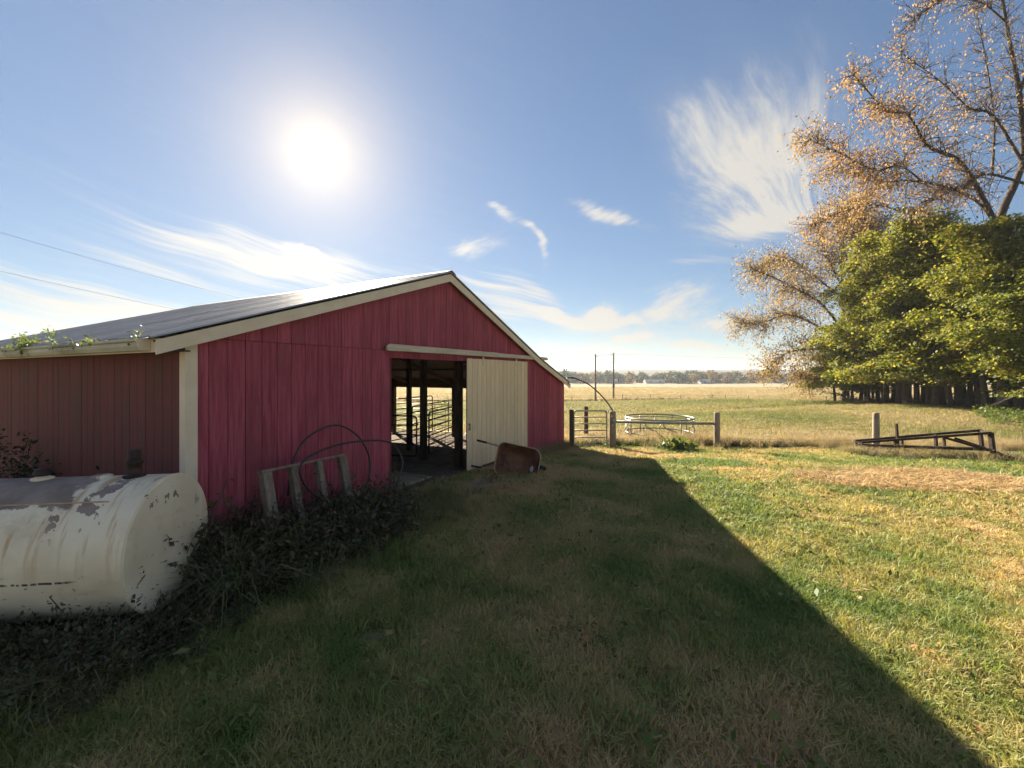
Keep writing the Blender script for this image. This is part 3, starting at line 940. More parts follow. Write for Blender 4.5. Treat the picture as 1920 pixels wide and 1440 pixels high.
# weld seams: along the shoulder and round the rim
ws = []
ang_w = R(128)
for i in range(60):
    x = -TL + i * (TL - 0.25) / 59
    ws.append((x, -(TR + 0.002) * math.sin(R(38)), TZ + (TR + 0.002) * math.cos(R(38)) + 0.001 * math.sin(i * 2.1)))
MB().tube(ws, 0.006, 6).build('weld_seam', M['rim'], tank)
MB().tube([(-0.010, (TR + 0.001) * math.cos(2 * math.pi * k / 72), TZ + (TR + 0.001) * math.sin(2 * math.pi * k / 72)) for k in range(72)], 0.005, 6, closed=True).build('weld_seam', M['tank'], tank)
top = TZ + TR
vc = MB(); vc.lathe_z([(0.075, top - 0.012), (0.075, top + 0.012), (0.052, top + 0.016), (0.046, top + 0.03)], 16, (-1.02, 0.0))
vc = vc.build('vent_cap', M['cream_trim'], tank)
MB().lathe_z([(0.045, top + 0.0305), (0.058, top + 0.034), (0.060, top + 0.05), (0.048, top + 0.078), (0.025, top + 0.092), (0.006, top + 0.094)], 16, (-1.02, 0.0)).build('cap_dome', M['dark_steel'], vc)
vf = MB(); vf.lathe_z([(0.075, top - 0.012), (0.078, top + 0.012), (0.055, top + 0.022), (0.02, top + 0.024)], 16, (-0.56, 0.0)); vf.build('flange', M['tank'], tank)
fp = MB(); fp.lathe_z([(0.085, top - 0.012), (0.085, top + 0.012), (0.052, top + 0.016), (0.052, top + 0.11), (0.064, top + 0.112), (0.064, top + 0.15), (0.050, top + 0.155), (0.048, top + 0.235), (0.02, top + 0.24)], 16, (-0.30, 0.0))
fp.build('filler_pipe', M['dark_steel'], tank)
for x in (-0.75, -2.6):
    MB().prism_y([(x - 0.07, -0.1), (x + 0.07, -0.1), (x + 0.07, 0.16), (x - 0.07, 0.16)], -0.42, 0.42).build('saddle', M['dark_steel'], tank)

# ------------------------------------------------------------------ pallet against the wall
pal = empty('pallet', BW(0.57, -0.62, 0.0), BA)
tag(pal, 'weathered wooden pallet standing in weeds against the barn front', 'pallet')
pal.rotation_euler = (R(-14), 0, BA)
PLU, PH = 1.19, 1.06
for x in (0.0, 0.37, 0.74, PLU - 0.075):
    MB().box(x, x + 0.075, -0.045, 0.045, -0.12, PH - 0.003).build('stringer', M['pallet'], pal)
MB().box(-0.01, PLU + 0.01, -0.062, 0.062, PH, PH + 0.03).build('top_board', M['pallet'], pal)
for x in (-0.004, PLU - 0.105):
    MB().box(x, x + 0.11, -0.066, -0.046, -0.10, PH - 0.006).build('slat', M['pallet'], pal)
for z in (0.12, 0.42):
    MB().box(-0.01, PLU + 0.01, 0.046, 0.064, z, z + 0.10).build('slat', M['pallet'], pal)

# ------------------------------------------------------------------ black poly pipe
def catmull(P_, n=10):
    P_ = [Vector(p) for p in P_]
    P_ = [P_[0] * 2 - P_[1]] + P_ + [P_[-1] * 2 - P_[-2]]
    out_ = []
    for i in range(1, len(P_) - 2):
        for k in range(n):
            t = k / n
            a, b_, c__, d = P_[i - 1], P_[i], P_[i + 1], P_[i + 2]
            out_.append(0.5 * ((2 * b_) + (c__ - a) * t + (2 * a - 5 * b_ + 4 * c__ - d) * t * t + (3 * b_ - a - 3 * c__ + d) * t ** 3))
    out_.append(P_[-2])
    return out_


def wallpt(px, py, off):
    """point seen at (px,py) on the vertical plane `off` metres in front of the barn front"""
    n = Vector((bs, -bc, 0))
    p0 = BW(0, -off)
    ray = Vector(((px - 960) / 800.0, 1.0, -(py - 700) / 800.0))
    t = (p0 - Vector((0, 0, CAM_Z))).dot(n) / ray.dot(n)
    return Vector((0, 0, CAM_Z)) + ray * t


loop = [(540, 930, .30), (548, 870, .30), (575, 822, .28), (628, 797, .25), (668, 815, .28), (690, 850, .32), (693, 885, .35), (680, 925, .4), (640, 950, .5), (580, 920, .55),
        (565, 870, .55), (620, 838, .55), (690, 826, .6), (735, 832, .65), (754, 862, .7), (750, 890, .75), (741, 915, .8)]
pts = catmull([wallpt(*q) for q in loop], 9)
hose = MB().tube(pts, 0.0135, 8).build('coiled_pipe', M['black_poly'])
tag(hose, 'loop of stiff black pipe rising behind pallet against barn front', 'pipe')
e0 = BW(BWID + 0.02, -0.16, roofz(BWID) - 0.13)
pb = AT(1150, 776, 14.3)
arc = [e0, AT(1064, 708.5, 14.9), AT(1082, 711, 14.8), AT(1104, 721, 14.7), AT(1126, 740, 14.55), AT(1144, 762, 14.4), AT(1153.5, 782, 14.27)]
hose2 = MB().tube(catmull(arc, 8), 0.022, 8).build('arched_pipe', M['black_poly'])
tag(hose2, 'black pipe arching from barn eave down to gate post', 'pipe')


# ------------------------------------------------------------------ posts, rail, wires
def post(px0, px1, ptop, Y, label, mat='wood', rz=0.0, square=False, group=None):
    x = GX((px0 + px1) / 2, Y); r = (px1 - px0) / 1600.0 * Y
    zb = tz1(x, Y); zt = CAM_Z - (ptop - 700) / 800.0 * Y
    o = empty('fence_post', (x, Y, zb), rz)
    tag(o, label, 'post', group)
    h = zt - zb
    s_ = MB()
    if square:
        s_.box(-r * .88, r * .88, -r * .88, r * .88, -0.3, h)
    else:
        s_.lathe_z([(r * 1.04, -0.3), (r * 1.03, h * 0.3), (r * 0.97, h * 0.9), (r * 0.93, h - 0.015), (r * 0.86, h)], 14)
    s_.build('shaft', M[mat], o)
    return o


post(1067.5, 1075.5, 768, 14.35, 'slim dark hinge post between barn corner and paddock gate', 'wood_dark', square=True)
pB = post(1142.5, 1155, 771, 14.3, 'thick post with black pipe on top, beside the gate latch', 'wood')
for (dx_, dz_) in ((-0.05, 1.05), (0.02, 0.92), (-0.03, 0.75)):
    MB().box(dx_ - 0.02, dx_ + 0.02, -0.122, -0.112, dz_, dz_ + 0.05).build('insulator', M['sticker'], pB)
post(1095, 1103, 762, 17.2, 'dark post standing behind the small paddock gate', 'wood_dark')
post(1339, 1349.5, 773, 14.1, 'grey round post at far end of the single rail', 'wood')
post(1637, 1648, 774, 13.6, 'pale round post behind the rusty steel frame', 'wood')
ra, rb = AT(1154, 790.5, 14.3), AT(1341, 794.5, 14.12)
rail = MB().tube([ra, (ra + rb) / 2 + Vector((0, 0, -0.015)), rb], 0.042, 10).build('fence_rail', M['galv'])
tag(rail, 'single grey pipe rail between two posts before hay ring', 'rail')
for i, (z0, lab) in enumerate(((0.35, 'lowest thin wire strung from rail post towards frame post'), (0.7, 'middle thin wire strung from rail post towards frame post'), (1.05, 'uppermost thin wire strung from rail post towards frame post'))):
    a = Vector((GX(1345, 14.1), 14.1, tz1(GX(1345, 14.1), 14.1) + z0)); c_ = Vector((GX(1642, 13.6), 13.6, tz1(GX(1642, 13.6), 13.6) + z0))
    tag(MB().tube([a, (a + c_) / 2 - Vector((0, 0, 0.03)), c_], 0.0022, 5).build('fence_wire', M['wire']), lab, 'wire')

# ------------------------------------------------------------------ hay ring
HY = 17.2
hx = GX(1236, HY); hz = tz1(hx, HY) - 0.02
ring = empty('hay_ring', (hx, HY, hz), 0.3)
tag(ring, 'round grey tube hay feeder ring in paddock beyond the rail', 'hay feeder')
HR, HH = 1.31, 0.77
for (z, r, rr) in ((HH, HR, 0.032), (HH - 0.10, HR, 0.018), (0.17, HR * 0.985, 0.026)):
    MB().tube([(r * math.cos(2 * math.pi * k / 40), r * math.sin(2 * math.pi * k / 40), z) for k in range(40)], rr, 7, closed=True).build('hoop', M['galv'], ring)
for k in range(12):
    a = 2 * math.pi * k / 12
    if k % 3 == 0:
        MB().tube([(HR * math.cos(a), HR * math.sin(a), 0.0), (HR * math.cos(a), HR * math.sin(a), HH)], 0.024, 7).build('upright', M['galv'], ring)
    else:
        pp = []
        for (t_, z) in ((0.0, HH - 0.02), (0.02, HH - 0.22), (0.10, HH - 0.32), (0.30, 0.36), (0.34, 0.24), (0.34, 0.03)):
            aa = a + t_ * 1.15
            pp.append((HR * math.cos(aa), HR * math.sin(aa), z))
        MB().tube(pp, 0.02, 7).build('bent_upright', M['galv'], ring)

# ------------------------------------------------------------------ rusty frame
fr = empty('steel_frame', (GX(1740, 12.2), 12.2, tz1(GX(1740, 12.2), 12.2)))
tag(fr, 'dark rusty tapered steel frame lying in grass by pale post', 'frame')
fo = fr.location
Z = lambda px, py, Y: AT(px, py, Y) - fo


def fbar(name, a, b_, w_=0.05):
    MB().bar(Z(*a), Z(*b_), w_, w_).build(name, M['dark_steel'], fr)


fbar('top_rail', (1603.5, 826.5, 13.1), (1838, 806.8, 12.5), 0.065)
fbar('top_rail', (1616, 829.5, 12.9), (1859, 811.5, 11.4), 0.065)
fbar('bottom_rail', (1604, 833.5, 13.1), (1842, 840.5, 12.5))
fbar('bottom_rail', (1616, 834.5, 12.9), (1862, 843.5, 11.4), 0.07)
fbar('leg', (1605, 826, 13.1), (1606, 850, 13.1)); fbar('leg', (1617, 829, 12.9), (1617.5, 851, 12.9))
fbar('leg', (1837.5, 806.5, 12.5), (1843.5, 859, 12.5), 0.075); fbar('leg', (1857.5, 811, 11.4), (1864, 868, 11.4), 0.085)
fbar('upright', (1691, 822.5, 12.5), (1691.5, 833.5, 12.5)); fbar('upright', (1754, 815, 12.1), (1755.5, 838, 12.1), 0.06)
fbar('upright', (1770, 820, 11.9), (1771, 836, 11.9)); fbar('upright', (1677, 823, 12.6), (1677.5, 834, 12.6))
fbar('foot', (1717, 837, 12.4), (1718.5, 850, 12.4), 0.04); fbar('foot', (1731.5, 838, 12.2), (1735, 858, 12.2))
fbar('brace', (1768, 819.5, 11.95), (1870, 849, 11.2), 0.06); fbar('brace', (1790, 821.5, 12.4), (1878, 851, 11.6), 0.06)
fbar('drawbar', (1862, 846, 11.25), (1918, 868.5, 10.95), 0.075)
fbar('stake', (1680.5, 794.5, 12.75), (1685, 853, 12.75), 0.055)
fbar('end_bar', (1859, 812.5, 11.4), (1838, 808, 12.5)); fbar('end_bar', (1617, 830.5, 12.9), (1604, 827.5, 13.1))

# ------------------------------------------------------------------ wheelbarrow on its side
wb = empty('wheelbarrow', (0.13, 9.15, 0.305))
tag(wb, 'rusty wheelbarrow tipped on its side before cream barn door', 'wheelbarrow')
ex = Vector((0.96, 0.05, -0.215)).normalized()
nz_ = Vector((-0.18, -0.96, 0.30)); nz_ = (nz_ - ex * nz_.dot(ex)).normalized()
ey = nz_.cross(ex).normalized()
wb.rotation_euler = Matrix((ex, ey, nz_)).transposed().to_euler()


def rrect(hx0, hx1, hy0, hy1, rad, n=6):
    """rounded outline; half width hy0 at the rear x=hx0 and hy1 at the front x=hx1"""
    p = []
    for (cx, cy, a0, rr) in ((hx1 - rad * 1.5, hy1 - rad * 1.3, 0, rad * 1.4), (hx0 + rad, hy0 - rad, 90, rad), (hx0 + rad, -hy0 + rad, 180, rad), (hx1 - rad * 1.5, -hy1 + rad * 1.3, 270, rad * 1.4)):
        for k in range(n + 1):
            a = R(a0 + 90 * k / n)
            p.append((cx + rr * math.cos(a), cy + rr * math.sin(a)))
    return p


lay = [(rrect(-0.48, 0.48, 0.345, 0.33, 0.14), 0.0), (rrect(-0.455, 0.45, 0.325, 0.31, 0.13), -0.02), (rrect(-0.40, 0.34, 0.27, 0.24, 0.12), -0.17), (rrect(-0.34, 0.24, 0.225, 0.19, 0.11), -0.27), (rrect(-0.22, 0.14, 0.14, 0.10, 0.07), -0.285)]
tm = MB(); vs = []; fs = []; caps_ = []
N = len(lay[0][0])
for side_, dzz in ((1, 0.0), (-1, -0.006)):
    b0 = len(vs)
    for (pl, z) in lay:
        vs += [(p[0], p[1], z + dzz) for p in pl]
    for i in range(len(lay) - 1):
        for k in range(N):
            k2 = (k + 1) % N
            f = (b0 + i * N + k, b0 + i * N + k2, b0 + (i + 1) * N + k2, b0 + (i + 1) * N + k)
            fs.append(f if side_ < 0 else f[::-1])
    cap = tuple(b0 + (len(lay) - 1) * N + k for k in range(N))
    caps_.append(cap if side_ > 0 else cap[::-1])
tm.add(vs, fs, True)
for cap in caps_:
    tm.add([vs[i] for i in cap], [tuple(range(len(cap)))])
tm.build('tray', M['rust'], wb)
MB().tube([(p[0], p[1], 0.0) for p in lay[0][0]], 0.011, 7, closed=True).build('rim', M['rim'], wb)
for s_ in (-1, 1):
    h = MB(); h.tube([(0.52, 0.10 * s_, -0.40), (0.25, 0.17 * s_, -0.315), (-0.30, 0.255 * s_, -0.30), (-0.72, 0.275 * s_, -0.23), (-0.94, 0.28 * s_, -0.20)], 0.017, 8)
    hd = h.build('handle', M['wood'], wb)
    MB().tube([(-0.74, 0.2755 * s_, -0.227), (-0.96, 0.281 * s_, -0.198)], 0.022, 8).build('grip', M['rubber'], hd)
    MB().tube([(-0.12, 0.23 * s_, -0.31), (-0.28, 0.235 * s_, -0.52), (-0.36, 0.235 * s_, -0.53), (-0.30, 0.25 * s_, -0.32)], 0.013, 7).build('leg', M['dark_steel'], wb)
wh = MB(); wc = []
MB().tube([(0.50 + 0.155 * math.cos(2 * math.pi * k / 24), 0.0, -0.41 + 0.155 * math.sin(2 * math.pi * k / 24)) for k in range(24)], 0.042, 8, closed=True).build('wheel', M['rubber'], wb)
MB().tube([(0.50, -0.11, -0.41), (0.50, 0.11, -0.41)], 0.03, 10).build('hub', M['galv'], wb)
MB().tube([(0.50, 0.10, -0.40), (0.30, 0.12, -0.24)], 0.012, 6).build('brace', M['dark_steel'], wb)
st = MB(); nn = 14
cst = Vector((0.335, -0.085, -0.118)); tx = Vector((0.55, 0, 0.83)).normalized(); ty = Vector((0.0, 1, 0)); tn = tx.cross(ty)
st.add([cst + tx * 0.055 * math.cos(2 * math.pi * k / nn) + ty * 0.07 * math.sin(2 * math.pi * k / nn) for k in range(nn)] + [cst + Vector((0, 0, -0.02)) + tx * 0.055 * math.cos(2 * math.pi * k / nn) + ty * 0.07 * math.sin(2 * math.pi * k / nn) for k in range(nn)],
       [tuple(range(nn)), tuple(range(2 * nn - 1, nn - 1, -1))] + [(k, (k + 1) % nn, (k + 1) % nn + nn, k + nn) for k in range(nn)])
st.build('sticker', M['sticker'], wb)

# ------------------------------------------------------------------ utility poles, wires, far fence
FY = 78.0


def upole(px, ptop, Y, label, side):
    x = GX(px, Y); zb = tz1(x, Y); h = CAM_Z - (ptop - 700) / 800.0 * Y - zb
    o = empty('utility_pole', (x, Y, zb)); tag(o, label, 'utility pole', None)
    MB().lathe_z([(0.17, -0.5), (0.16, h * 0.4), (0.115, h - 0.03), (0.09, h)], 10).build('shaft', M['pole'], o)
    for (dz_, L) in ((0.35, 0.55), (1.9, 0.45)):
        a = MB(); a.bar((0, 0, h - dz_ - 0.15), (side * L, 0, h - dz_), 0.06, 0.06)
        arm = a.build('arm', M['pole'], o)
        MB().lathe_z([(0.035, h - dz_), (0.055, h - dz_ + 0.05), (0.03, h - dz_ + 0.12), (0.05, h - dz_ + 0.16)], 8, (side * L, 0)).build('insulator', M['galv'], arm)
    return Vector((x + side * 0.55, Y, zb + h - 0.2)), Vector((x + side * 0.45, Y, zb + h - 1.75))


p1a, p1b = upole(1116.5, 664, FY - 0.6, 'slightly leaning utility pole nearer the barn roof', 1)
p2a, p2b = upole(1150.5, 661.5, FY + 3.5, 'upright utility pole farther from the barn roof', -1)
MB().lathe_z([(0.20, 2.5), (0.22, 2.6), (0.22, 3.1), (0.19, 3.2)], 10).build('sleeve', M['dark_steel'], bpy.data.objects['utility_pole.001'])


def wire(a, b_, sag, label, r=0.012, n=24):
    pts = []
    for i in range(n + 1):
        t = i / n
        p = a.lerp(b_, t); p = p - Vector((0, 0, sag * 4 * t * (1 - t)))
        pts.append(p)
    tag(MB().tube(pts, r, 5).build('power_line', M['wire']), label, 'power line')


wire(p1a, p2a, 0.15, 'short upper power line joining the two utility poles', 0.014)
wire(p1b, p2b, 0.15, 'short lower power line joining the two utility poles', 0.014)
wire(p1a, Vector((-44, 34, 14.4)), 2.6, 'upper power line crossing the sky above barn roof', 0.013, 40)
wire(p1b, Vector((-44, 34, 11.1)), 2.2, 'lower power line crossing the sky above barn roof', 0.013, 40)
wire(p2a, Vector((210, 108, 4.5)), 1.0, 'upper power line running from upright pole to the trees', 0.012)
wire(p2b, Vector((210, 108, 2.8)), 1.0, 'lower power line running from upright pole to the trees', 0.012)

ff = empty('field_fence', (GX(1300, FY), FY, tz1(GX(1300, FY), FY)))
tag(ff, 'long thin wire fence between paddock grass and tan field', 'fence')
fpos = []
for px in (690, 740, 790, 840, 890, 940, 985, 1030, 1072, 1118.5, 1167, 1219.5, 1276, 1335, 1360, 1403, 1472, 1550, 1600, 1660, 1720):
    Y = FY - 0.0 + 0.002 * (px - 1300)
    x = GX(px, Y); z = tz1(x, Y); fpos.append(Vector((x, Y, z)))
    p = Vector((x, Y, z)) - ff.location
    hh = random.uniform(1.15, 1.35)
    MB().tube([p + Vector((0, 0, -0.3)), p + Vector((random.uniform(-.05, .05), 0, hh))], 0.065, 7).build('post', M['wood'], ff)
for z0 in (0.45, 0.8, 1.1):
    MB().tube([p - ff.location + Vector((0, -0.08, z0)) for p in fpos], 0.012, 4).build('wire', M['wire'], ff)

# ------------------------------------------------------------------ foliage tools
def unit(v):
    return v / np.maximum(np.linalg.norm(v, axis=1, keepdims=True), 1e-6)


def leaf_arrays(C, Nrm, size, aspect=0.62, r=None, axis=None):
    """pointed-oval leaves: 4-point kite bent along its middle"""
    r = r or rng
    n = len(C)
    Nrm = unit(Nrm)
    rnd = r.normal(size=(n, 3)) if axis is None else axis + 0.25 * r.normal(size=(n, 3))
    T = unit(rnd - Nrm * np.sum(rnd * Nrm, 1, keepdims=True))
    B = np.cross(Nrm, T)
    s_ = np.asarray(size).reshape(-1, 1)
    tip = C + T * s_ * 0.55 - Nrm * s_ * 0.08
    tail = C - T * s_ * 0.45 - Nrm * s_ * 0.04
    l_ = C + B * s_ * 0.5 * aspect + T * s_ * 0.02
    r_ = C - B * s_ * 0.5 * aspect + T * s_ * 0.02
    V = np.stack([tail, r_, tip, l_], 1).reshape(-1, 3)
    F = np.arange(4 * n, dtype=np.int32).reshape(-1, 4)
    return V, F


def branch(mb, pts, r0, r1, n=7):
    m2 = len(pts)
    mb.tube(pts, [r0 + (r1 - r0) * (i / (m2 - 1)) ** 0.8 for i in range(m2)], n, caps=False)


def wander(p, d, L, n, jit, r, droop=0.0):
    p = Vector(p); d = Vector(d).normalized()
    out_ = [p.copy()]
    for i in range(n):
        d = (d + Vector(r.normal(size=3)) * jit + Vector((0, 0, -droop))).normalized()
        p = p + d * (L / n)
        out_.append(p.copy())
    return out_


def maple_variant(seed, H, RX, z0, nlimb, nleaf, lsize):
    """trunk-and-limb mesh and crown of a full-leaved tree: sprays of leaves along each limb"""
    r = np.random.default_rng(seed)
    tb = MB()
    lean = Vector((r.normal() * 0.03, r.normal() * 0.03, 1))
    tp = wander((0, 0, -0.3), lean, H * 0.93, 10, 0.035, r)
    r0 = 0.17 + 0.05 * r.random()
    branch(tb, tp, r0, 0.025, 9)
    C = []
    for i in range(nlimb):
        h = min(0.98, max(0.0, (i + 0.5) / nlimb + r.normal() * 0.03))
        zs = z0 * 0.85 + (H * 0.93 - z0 * 0.85) * h
        k_ = min(len(tp) - 1, max(1, int(round((zs + 0.3) / (H * 0.93) * (len(tp) - 1)))))
        st = tp[k_]
        L = RX * ((1 - h) ** 0.85 * (0.85 + 0.15 * min(1, h / 0.12)) + 0.09) * (0.55 + 0.85 * r.random())
        a = i * 2.4 + r.normal() * 0.5
        elv = R(8 + 55 * h) + r.normal() * 0.16
        d = Vector((math.cos(a) * math.cos(elv), math.sin(a) * math.cos(elv), math.sin(elv)))
        lp = wander(st, d, L, 5, 0.10, r, 0.07 * (1 - h))
        branch(tb, lp, 0.055 * (1 - 0.6 * h), 0.010, 5)
        nc = max(3, int(L * 4.2))
        for q in range(nc):
            t = 0.25 + 0.78 * (q + r.random()) / nc
            f = min(t, 1.0) * 5; k2 = min(4, int(f))
            p = lp[k2].lerp(lp[k2 + 1], f - k2)
            lat = 0.42 * (1.15 - 0.5 * t)
            C.append((p.x + r.normal() * lat, p.y + r.normal() * lat, p.z + r.normal() * 0.16, a, t))
    per = nleaf // len(C)
    P_ = []; Nn = []
    for (x, y, z, a, t) in C:
        sx = 0.24 + 0.26 * r.random(); sz = 0.07 + 0.09 * r.random()
        q = r.normal(size=(per, 3)) * np.array([sx, sx, sz])
        outw = q[:, 0] * math.cos(a) + q[:, 1] * math.sin(a)
        q[:, 2] -= 0.30 * outw + 0.22 * np.hypot(q[:, 0], q[:, 1])
        P_.append(q + np.array([x, y, z]))
        Nn.append(r.normal(size=(per, 3)) * 0.5 + np.array([0.35 * math.cos(a), 0.35 * math.sin(a), 0.8]))
    P_ = np.concatenate(P_); Nn = np.concatenate(Nn)
    ok = P_[:, 2] > z0 - 1.1 + 0.6 * r.random(len(P_)); P_ = P_[ok]; Nn = Nn[ok]
    V, F = leaf_arrays(P_, Nn, lsize * (0.6 + 0.8 * r.random(len(P_))), 0.75, r)
    return tb, (V, F)


# ------------------------------------------------------------------ the row of full-leaved trees
variants = []
for i, (H, RX, z0) in enumerate(((12.6, 4.1, 2.6), (14.2, 4.4, 2.8), (10.4, 3.8, 2.3), (13.0, 4.6, 2.7), (11.2, 3.6, 2.5))):
    tb, (V, F) = maple_variant(100 + i, H, RX, z0, 38, 32000, 0.165)
    tm_ = tb.mesh('trunk', M['bark'])
    cms = [arr_mesh('crown', V, F, M['leaf_green']), arr_mesh('crown', V, F, M['leaf_olive'])]
    variants.append((tm_, cms, H))
row = [  # px of the trunk, distance, variant, scale, olive?, label
    (1583, 37.5, 2, 0.62, 0, 'low green tree second from the open-field end of the row'),
    (1598, 36.0, 4, 0.72, 0, 'third green tree from the open-field end of the row'),
    (1613, 37.5, 2, 0.86, 0, 'fourth green tree from the open-field end of the row'),
    (1629, 34.5, 0, 0.88, 0, 'fifth green tree from the open-field end of the row'),
    (1646, 36.5, 4, 1.10, 1, 'olive tree sixth in line from the open-field end of the row'),
    (1662, 33.0, 0, 1.08, 1, 'olive tree seventh in line from the open-field end of the row'),
    (1673, 35.5, 3, 1.12, 0, 'green tree eighth in line from the open-field end of the row'),
    (1685, 32.0, 3, 1.12, 1, 'olive tree directly behind the upright stake of the frame'),
    (1699, 31.0, 1, 1.08, 1, 'tall olive tree just past the stake of the steel frame'),
    (1719, 30.5, 0, 1.14, 0, 'green tree with twin-looking dark trunk above frame middle'),
    (1732, 33.0, 1, 1.14, 1, 'tall olive tree behind the twin dark trunks'),
    (1742, 29.5, 4, 1.16, 0, 'green tree over the middle of the steel frame'),
    (1764, 29.0, 3, 0.98, 1, 'olive tree left of the frame braces, thick grey trunk'),
    (1776, 31.5, 1, 1.06, 0, 'tall green tree behind the thick grey trunk'),
    (1797, 28.0, 2, 1.12, 0, 'short green tree above the frame braces'),
    (1817, 27.0, 0, 0.95, 1, 'olive tree above the high end of the frame'),
    (1826, 29.0, 3, 1.00, 0, 'broad green tree behind the high end of the frame'),
    (1835, 26.5, 4, 1.02, 0, 'slender green tree just past the high frame end'),
    (1893, 24.0, 2, 1.00, 0, 'green tree at the picture edge with leaning trunk'),
    (1908, 23.5, 4, 0.98, 1, 'olive tree at the picture edge behind leaning trunk'),
    (1566, 39.0, 2, 0.66, 0, 'smallest green tree, first at the open-field end of the row'),
    (1752, 28.0, 1, 0.98, 1, 'tall olive tree in front above frame middle'),
    (1783, 27.0, 3, 0.98, 0, 'broad green tree in front above the frame braces'),
    (1848, 24.5, 4, 1.10, 1, 'olive tree in front just past the high frame end'),
    (1863, 26.0, 3, 0.95, 1, 'olive tree between slender green tree and pale trunk'),
    (1940, 21.5, 2, 0.95, 0, 'low green tree cut off by the picture edge'),
    (1705, 38.0, 1, 1.10, 0, 'tall green tree in second rank behind frame stake'),
    (1760, 36.5, 0, 1.15, 0, 'green tree in second rank above frame middle'),
    (1812, 35.0, 3, 1.10, 1, 'olive tree in second rank above frame braces'),
    (1868, 33.0, 1, 1.05, 0, 'green tree in second rank behind the pale trunk'),
    (1925, 31.0, 0, 1.10, 1, 'olive tree in second rank at the picture edge'),
    (1950, 24.5, 0, 0.95, 0, 'green tree crown reaching in from outside the picture edge'),
]
for i, (px, Y, v, sc, ol, lab) in enumerate(row):
    x = GX(px, Y)
    o = empty('maple_tree', (x, Y, tz1(x, Y) - 0.05), rng.random() * 6.28)
    s_ = sc * 0.95
    o.scale = (s_, s_, s_)
    tag(o, lab, 'tree', 'full-leaved trees in the row')
    tm_, cms, H = variants[v]
    link('trunk', tm_, o); link('crown', cms[ol], o)
    if i in (8, 9, 17, 18):
        o.rotation_euler[0] = 0.05
for i, (px, Y, hgt, r_, pal_, lab) in enumerate(((1590, 41, 5, .13, 0, 'thin bare trunk showing behind first trees of the row'), (1636, 40, 5, .14, 0, 'bare trunk showing between fifth and sixth row trees'), (1655, 40, 5, .12, 0, 'bare trunk showing between sixth and seventh row trees'),
                                          (1754, 35, 5, .15, 0, 'bare dark trunk deep in the row above frame'), (1783, 34, 5, .14, 0, 'bare dark trunk deep in the row above frame braces'), (1860, 27.0, 4.5, .11, 1, 'slim whitish trunk beside the thick pale trunk'), (1876, 25.2, 4.5, .19, 1, 'thick pale trunk standing in brush near picture edge'))):
    x = GX(px, Y)
    o = empty('tree_trunk', (x, Y, tz1(x, Y))); tag(o, lab, 'tree trunk')
    tb = MB(); rr = np.random.default_rng(300 + i)
    branch(tb, wander((0, 0, -0.2), (rr.normal() * .05, rr.normal() * .05, 1), hgt, 7, 0.04, rr), r_, r_ * 0.6, 9)
    tb.build('trunk', M['bark_pale'] if pal_ else M['bark'], o)

# ------------------------------------------------------------------ tall autumn trees
def airy_tree(name, label, base, limbs, trunk, seed, mat, nleaf, lsize, twigL, dens_fn=None, twigs_per=7, levels=2, leafspread=0.35):
    r = np.random.default_rng(seed)
    root = empty(name, base)
    tag(root, label, 'tree')
    tb = MB(); tips = []
    bo = Vector(base)
    lp = [([Vector(p) - bo for p in trunk[0]], trunk[1], trunk[2])] + [([Vector(p) - bo for p in q[0]], q[1], q[2]) for q in limbs]
    for li, (pts, ra, rb) in enumerate(lp):
        cpts = catmull(pts, 5)
        branch(tb, cpts, ra, rb, 8)
        n_ = len(cpts)
        for k in range(int(n_ * (0.55 if li == 0 else 0.2)), n_):
            t_ = k / n_
            for _ in range(twigs_per if k < n_ - 1 else twigs_per + 3):
                d0 = (cpts[k] - cpts[k - 1]).normalized()
                d = (d0 * 0.7 + Vector(r.normal(size=3)) * 0.75 + Vector((0, 0, 0.18))).normalized()
                L = twigL * (0.55 + 0.8 * r.random()) * (1.15 - 0.5 * t_)
                w1 = wander(cpts[k], d, L, 4, 0.16, r, 0.05)
                branch(tb, w1, 0.028, 0.008, 4)
                for q in w1[2:]:
                    tips.append(q)
                for j in (1, 2, 3, 4):
                    d2 = (Vector(w1[j] - w1[j - 1]).normalized() * 0.6 + Vector(r.normal(size=3)) * 0.8).normalized()
                    w2 = wander(w1[j], d2, L * 0.45, 3, 0.2, r, 0.10)
                    branch(tb, w2, 0.011, 0.004, 3)
                    tips += [w2[1], w2[2], w2[3], w2[3]]
    tb.build('trunk', M['bark'], root)
    T = np.array([tuple(p) for p in tips])
    if dens_fn is not None:
        wgt = dens_fn(T + np.array(base)); wgt = wgt / wgt.sum()
        idx = r.choice(len(T), nleaf, p=wgt)
    else:
        idx = r.integers(0, len(T), nleaf)
    C = T[idx] + r.normal(size=(nleaf, 3)) * leafspread * np.array([1, 1, 0.8]) - np.array([0, 0, 0.1])
    Nn = r.normal(size=(nleaf, 3)); Nn[:, 2] *= 0.6
    ax = np.tile(np.array([0.0, 0, -1.0]), (nleaf, 1)) + r.normal(size=(nleaf, 3)) * 0.6
    V, F = leaf_arrays(C, Nn, lsize * (0.6 + 0.8 * r.random(nleaf)), 0.5, r, ax)
    link('crown', arr_mesh('crown', V, F, mat), root)
    return root


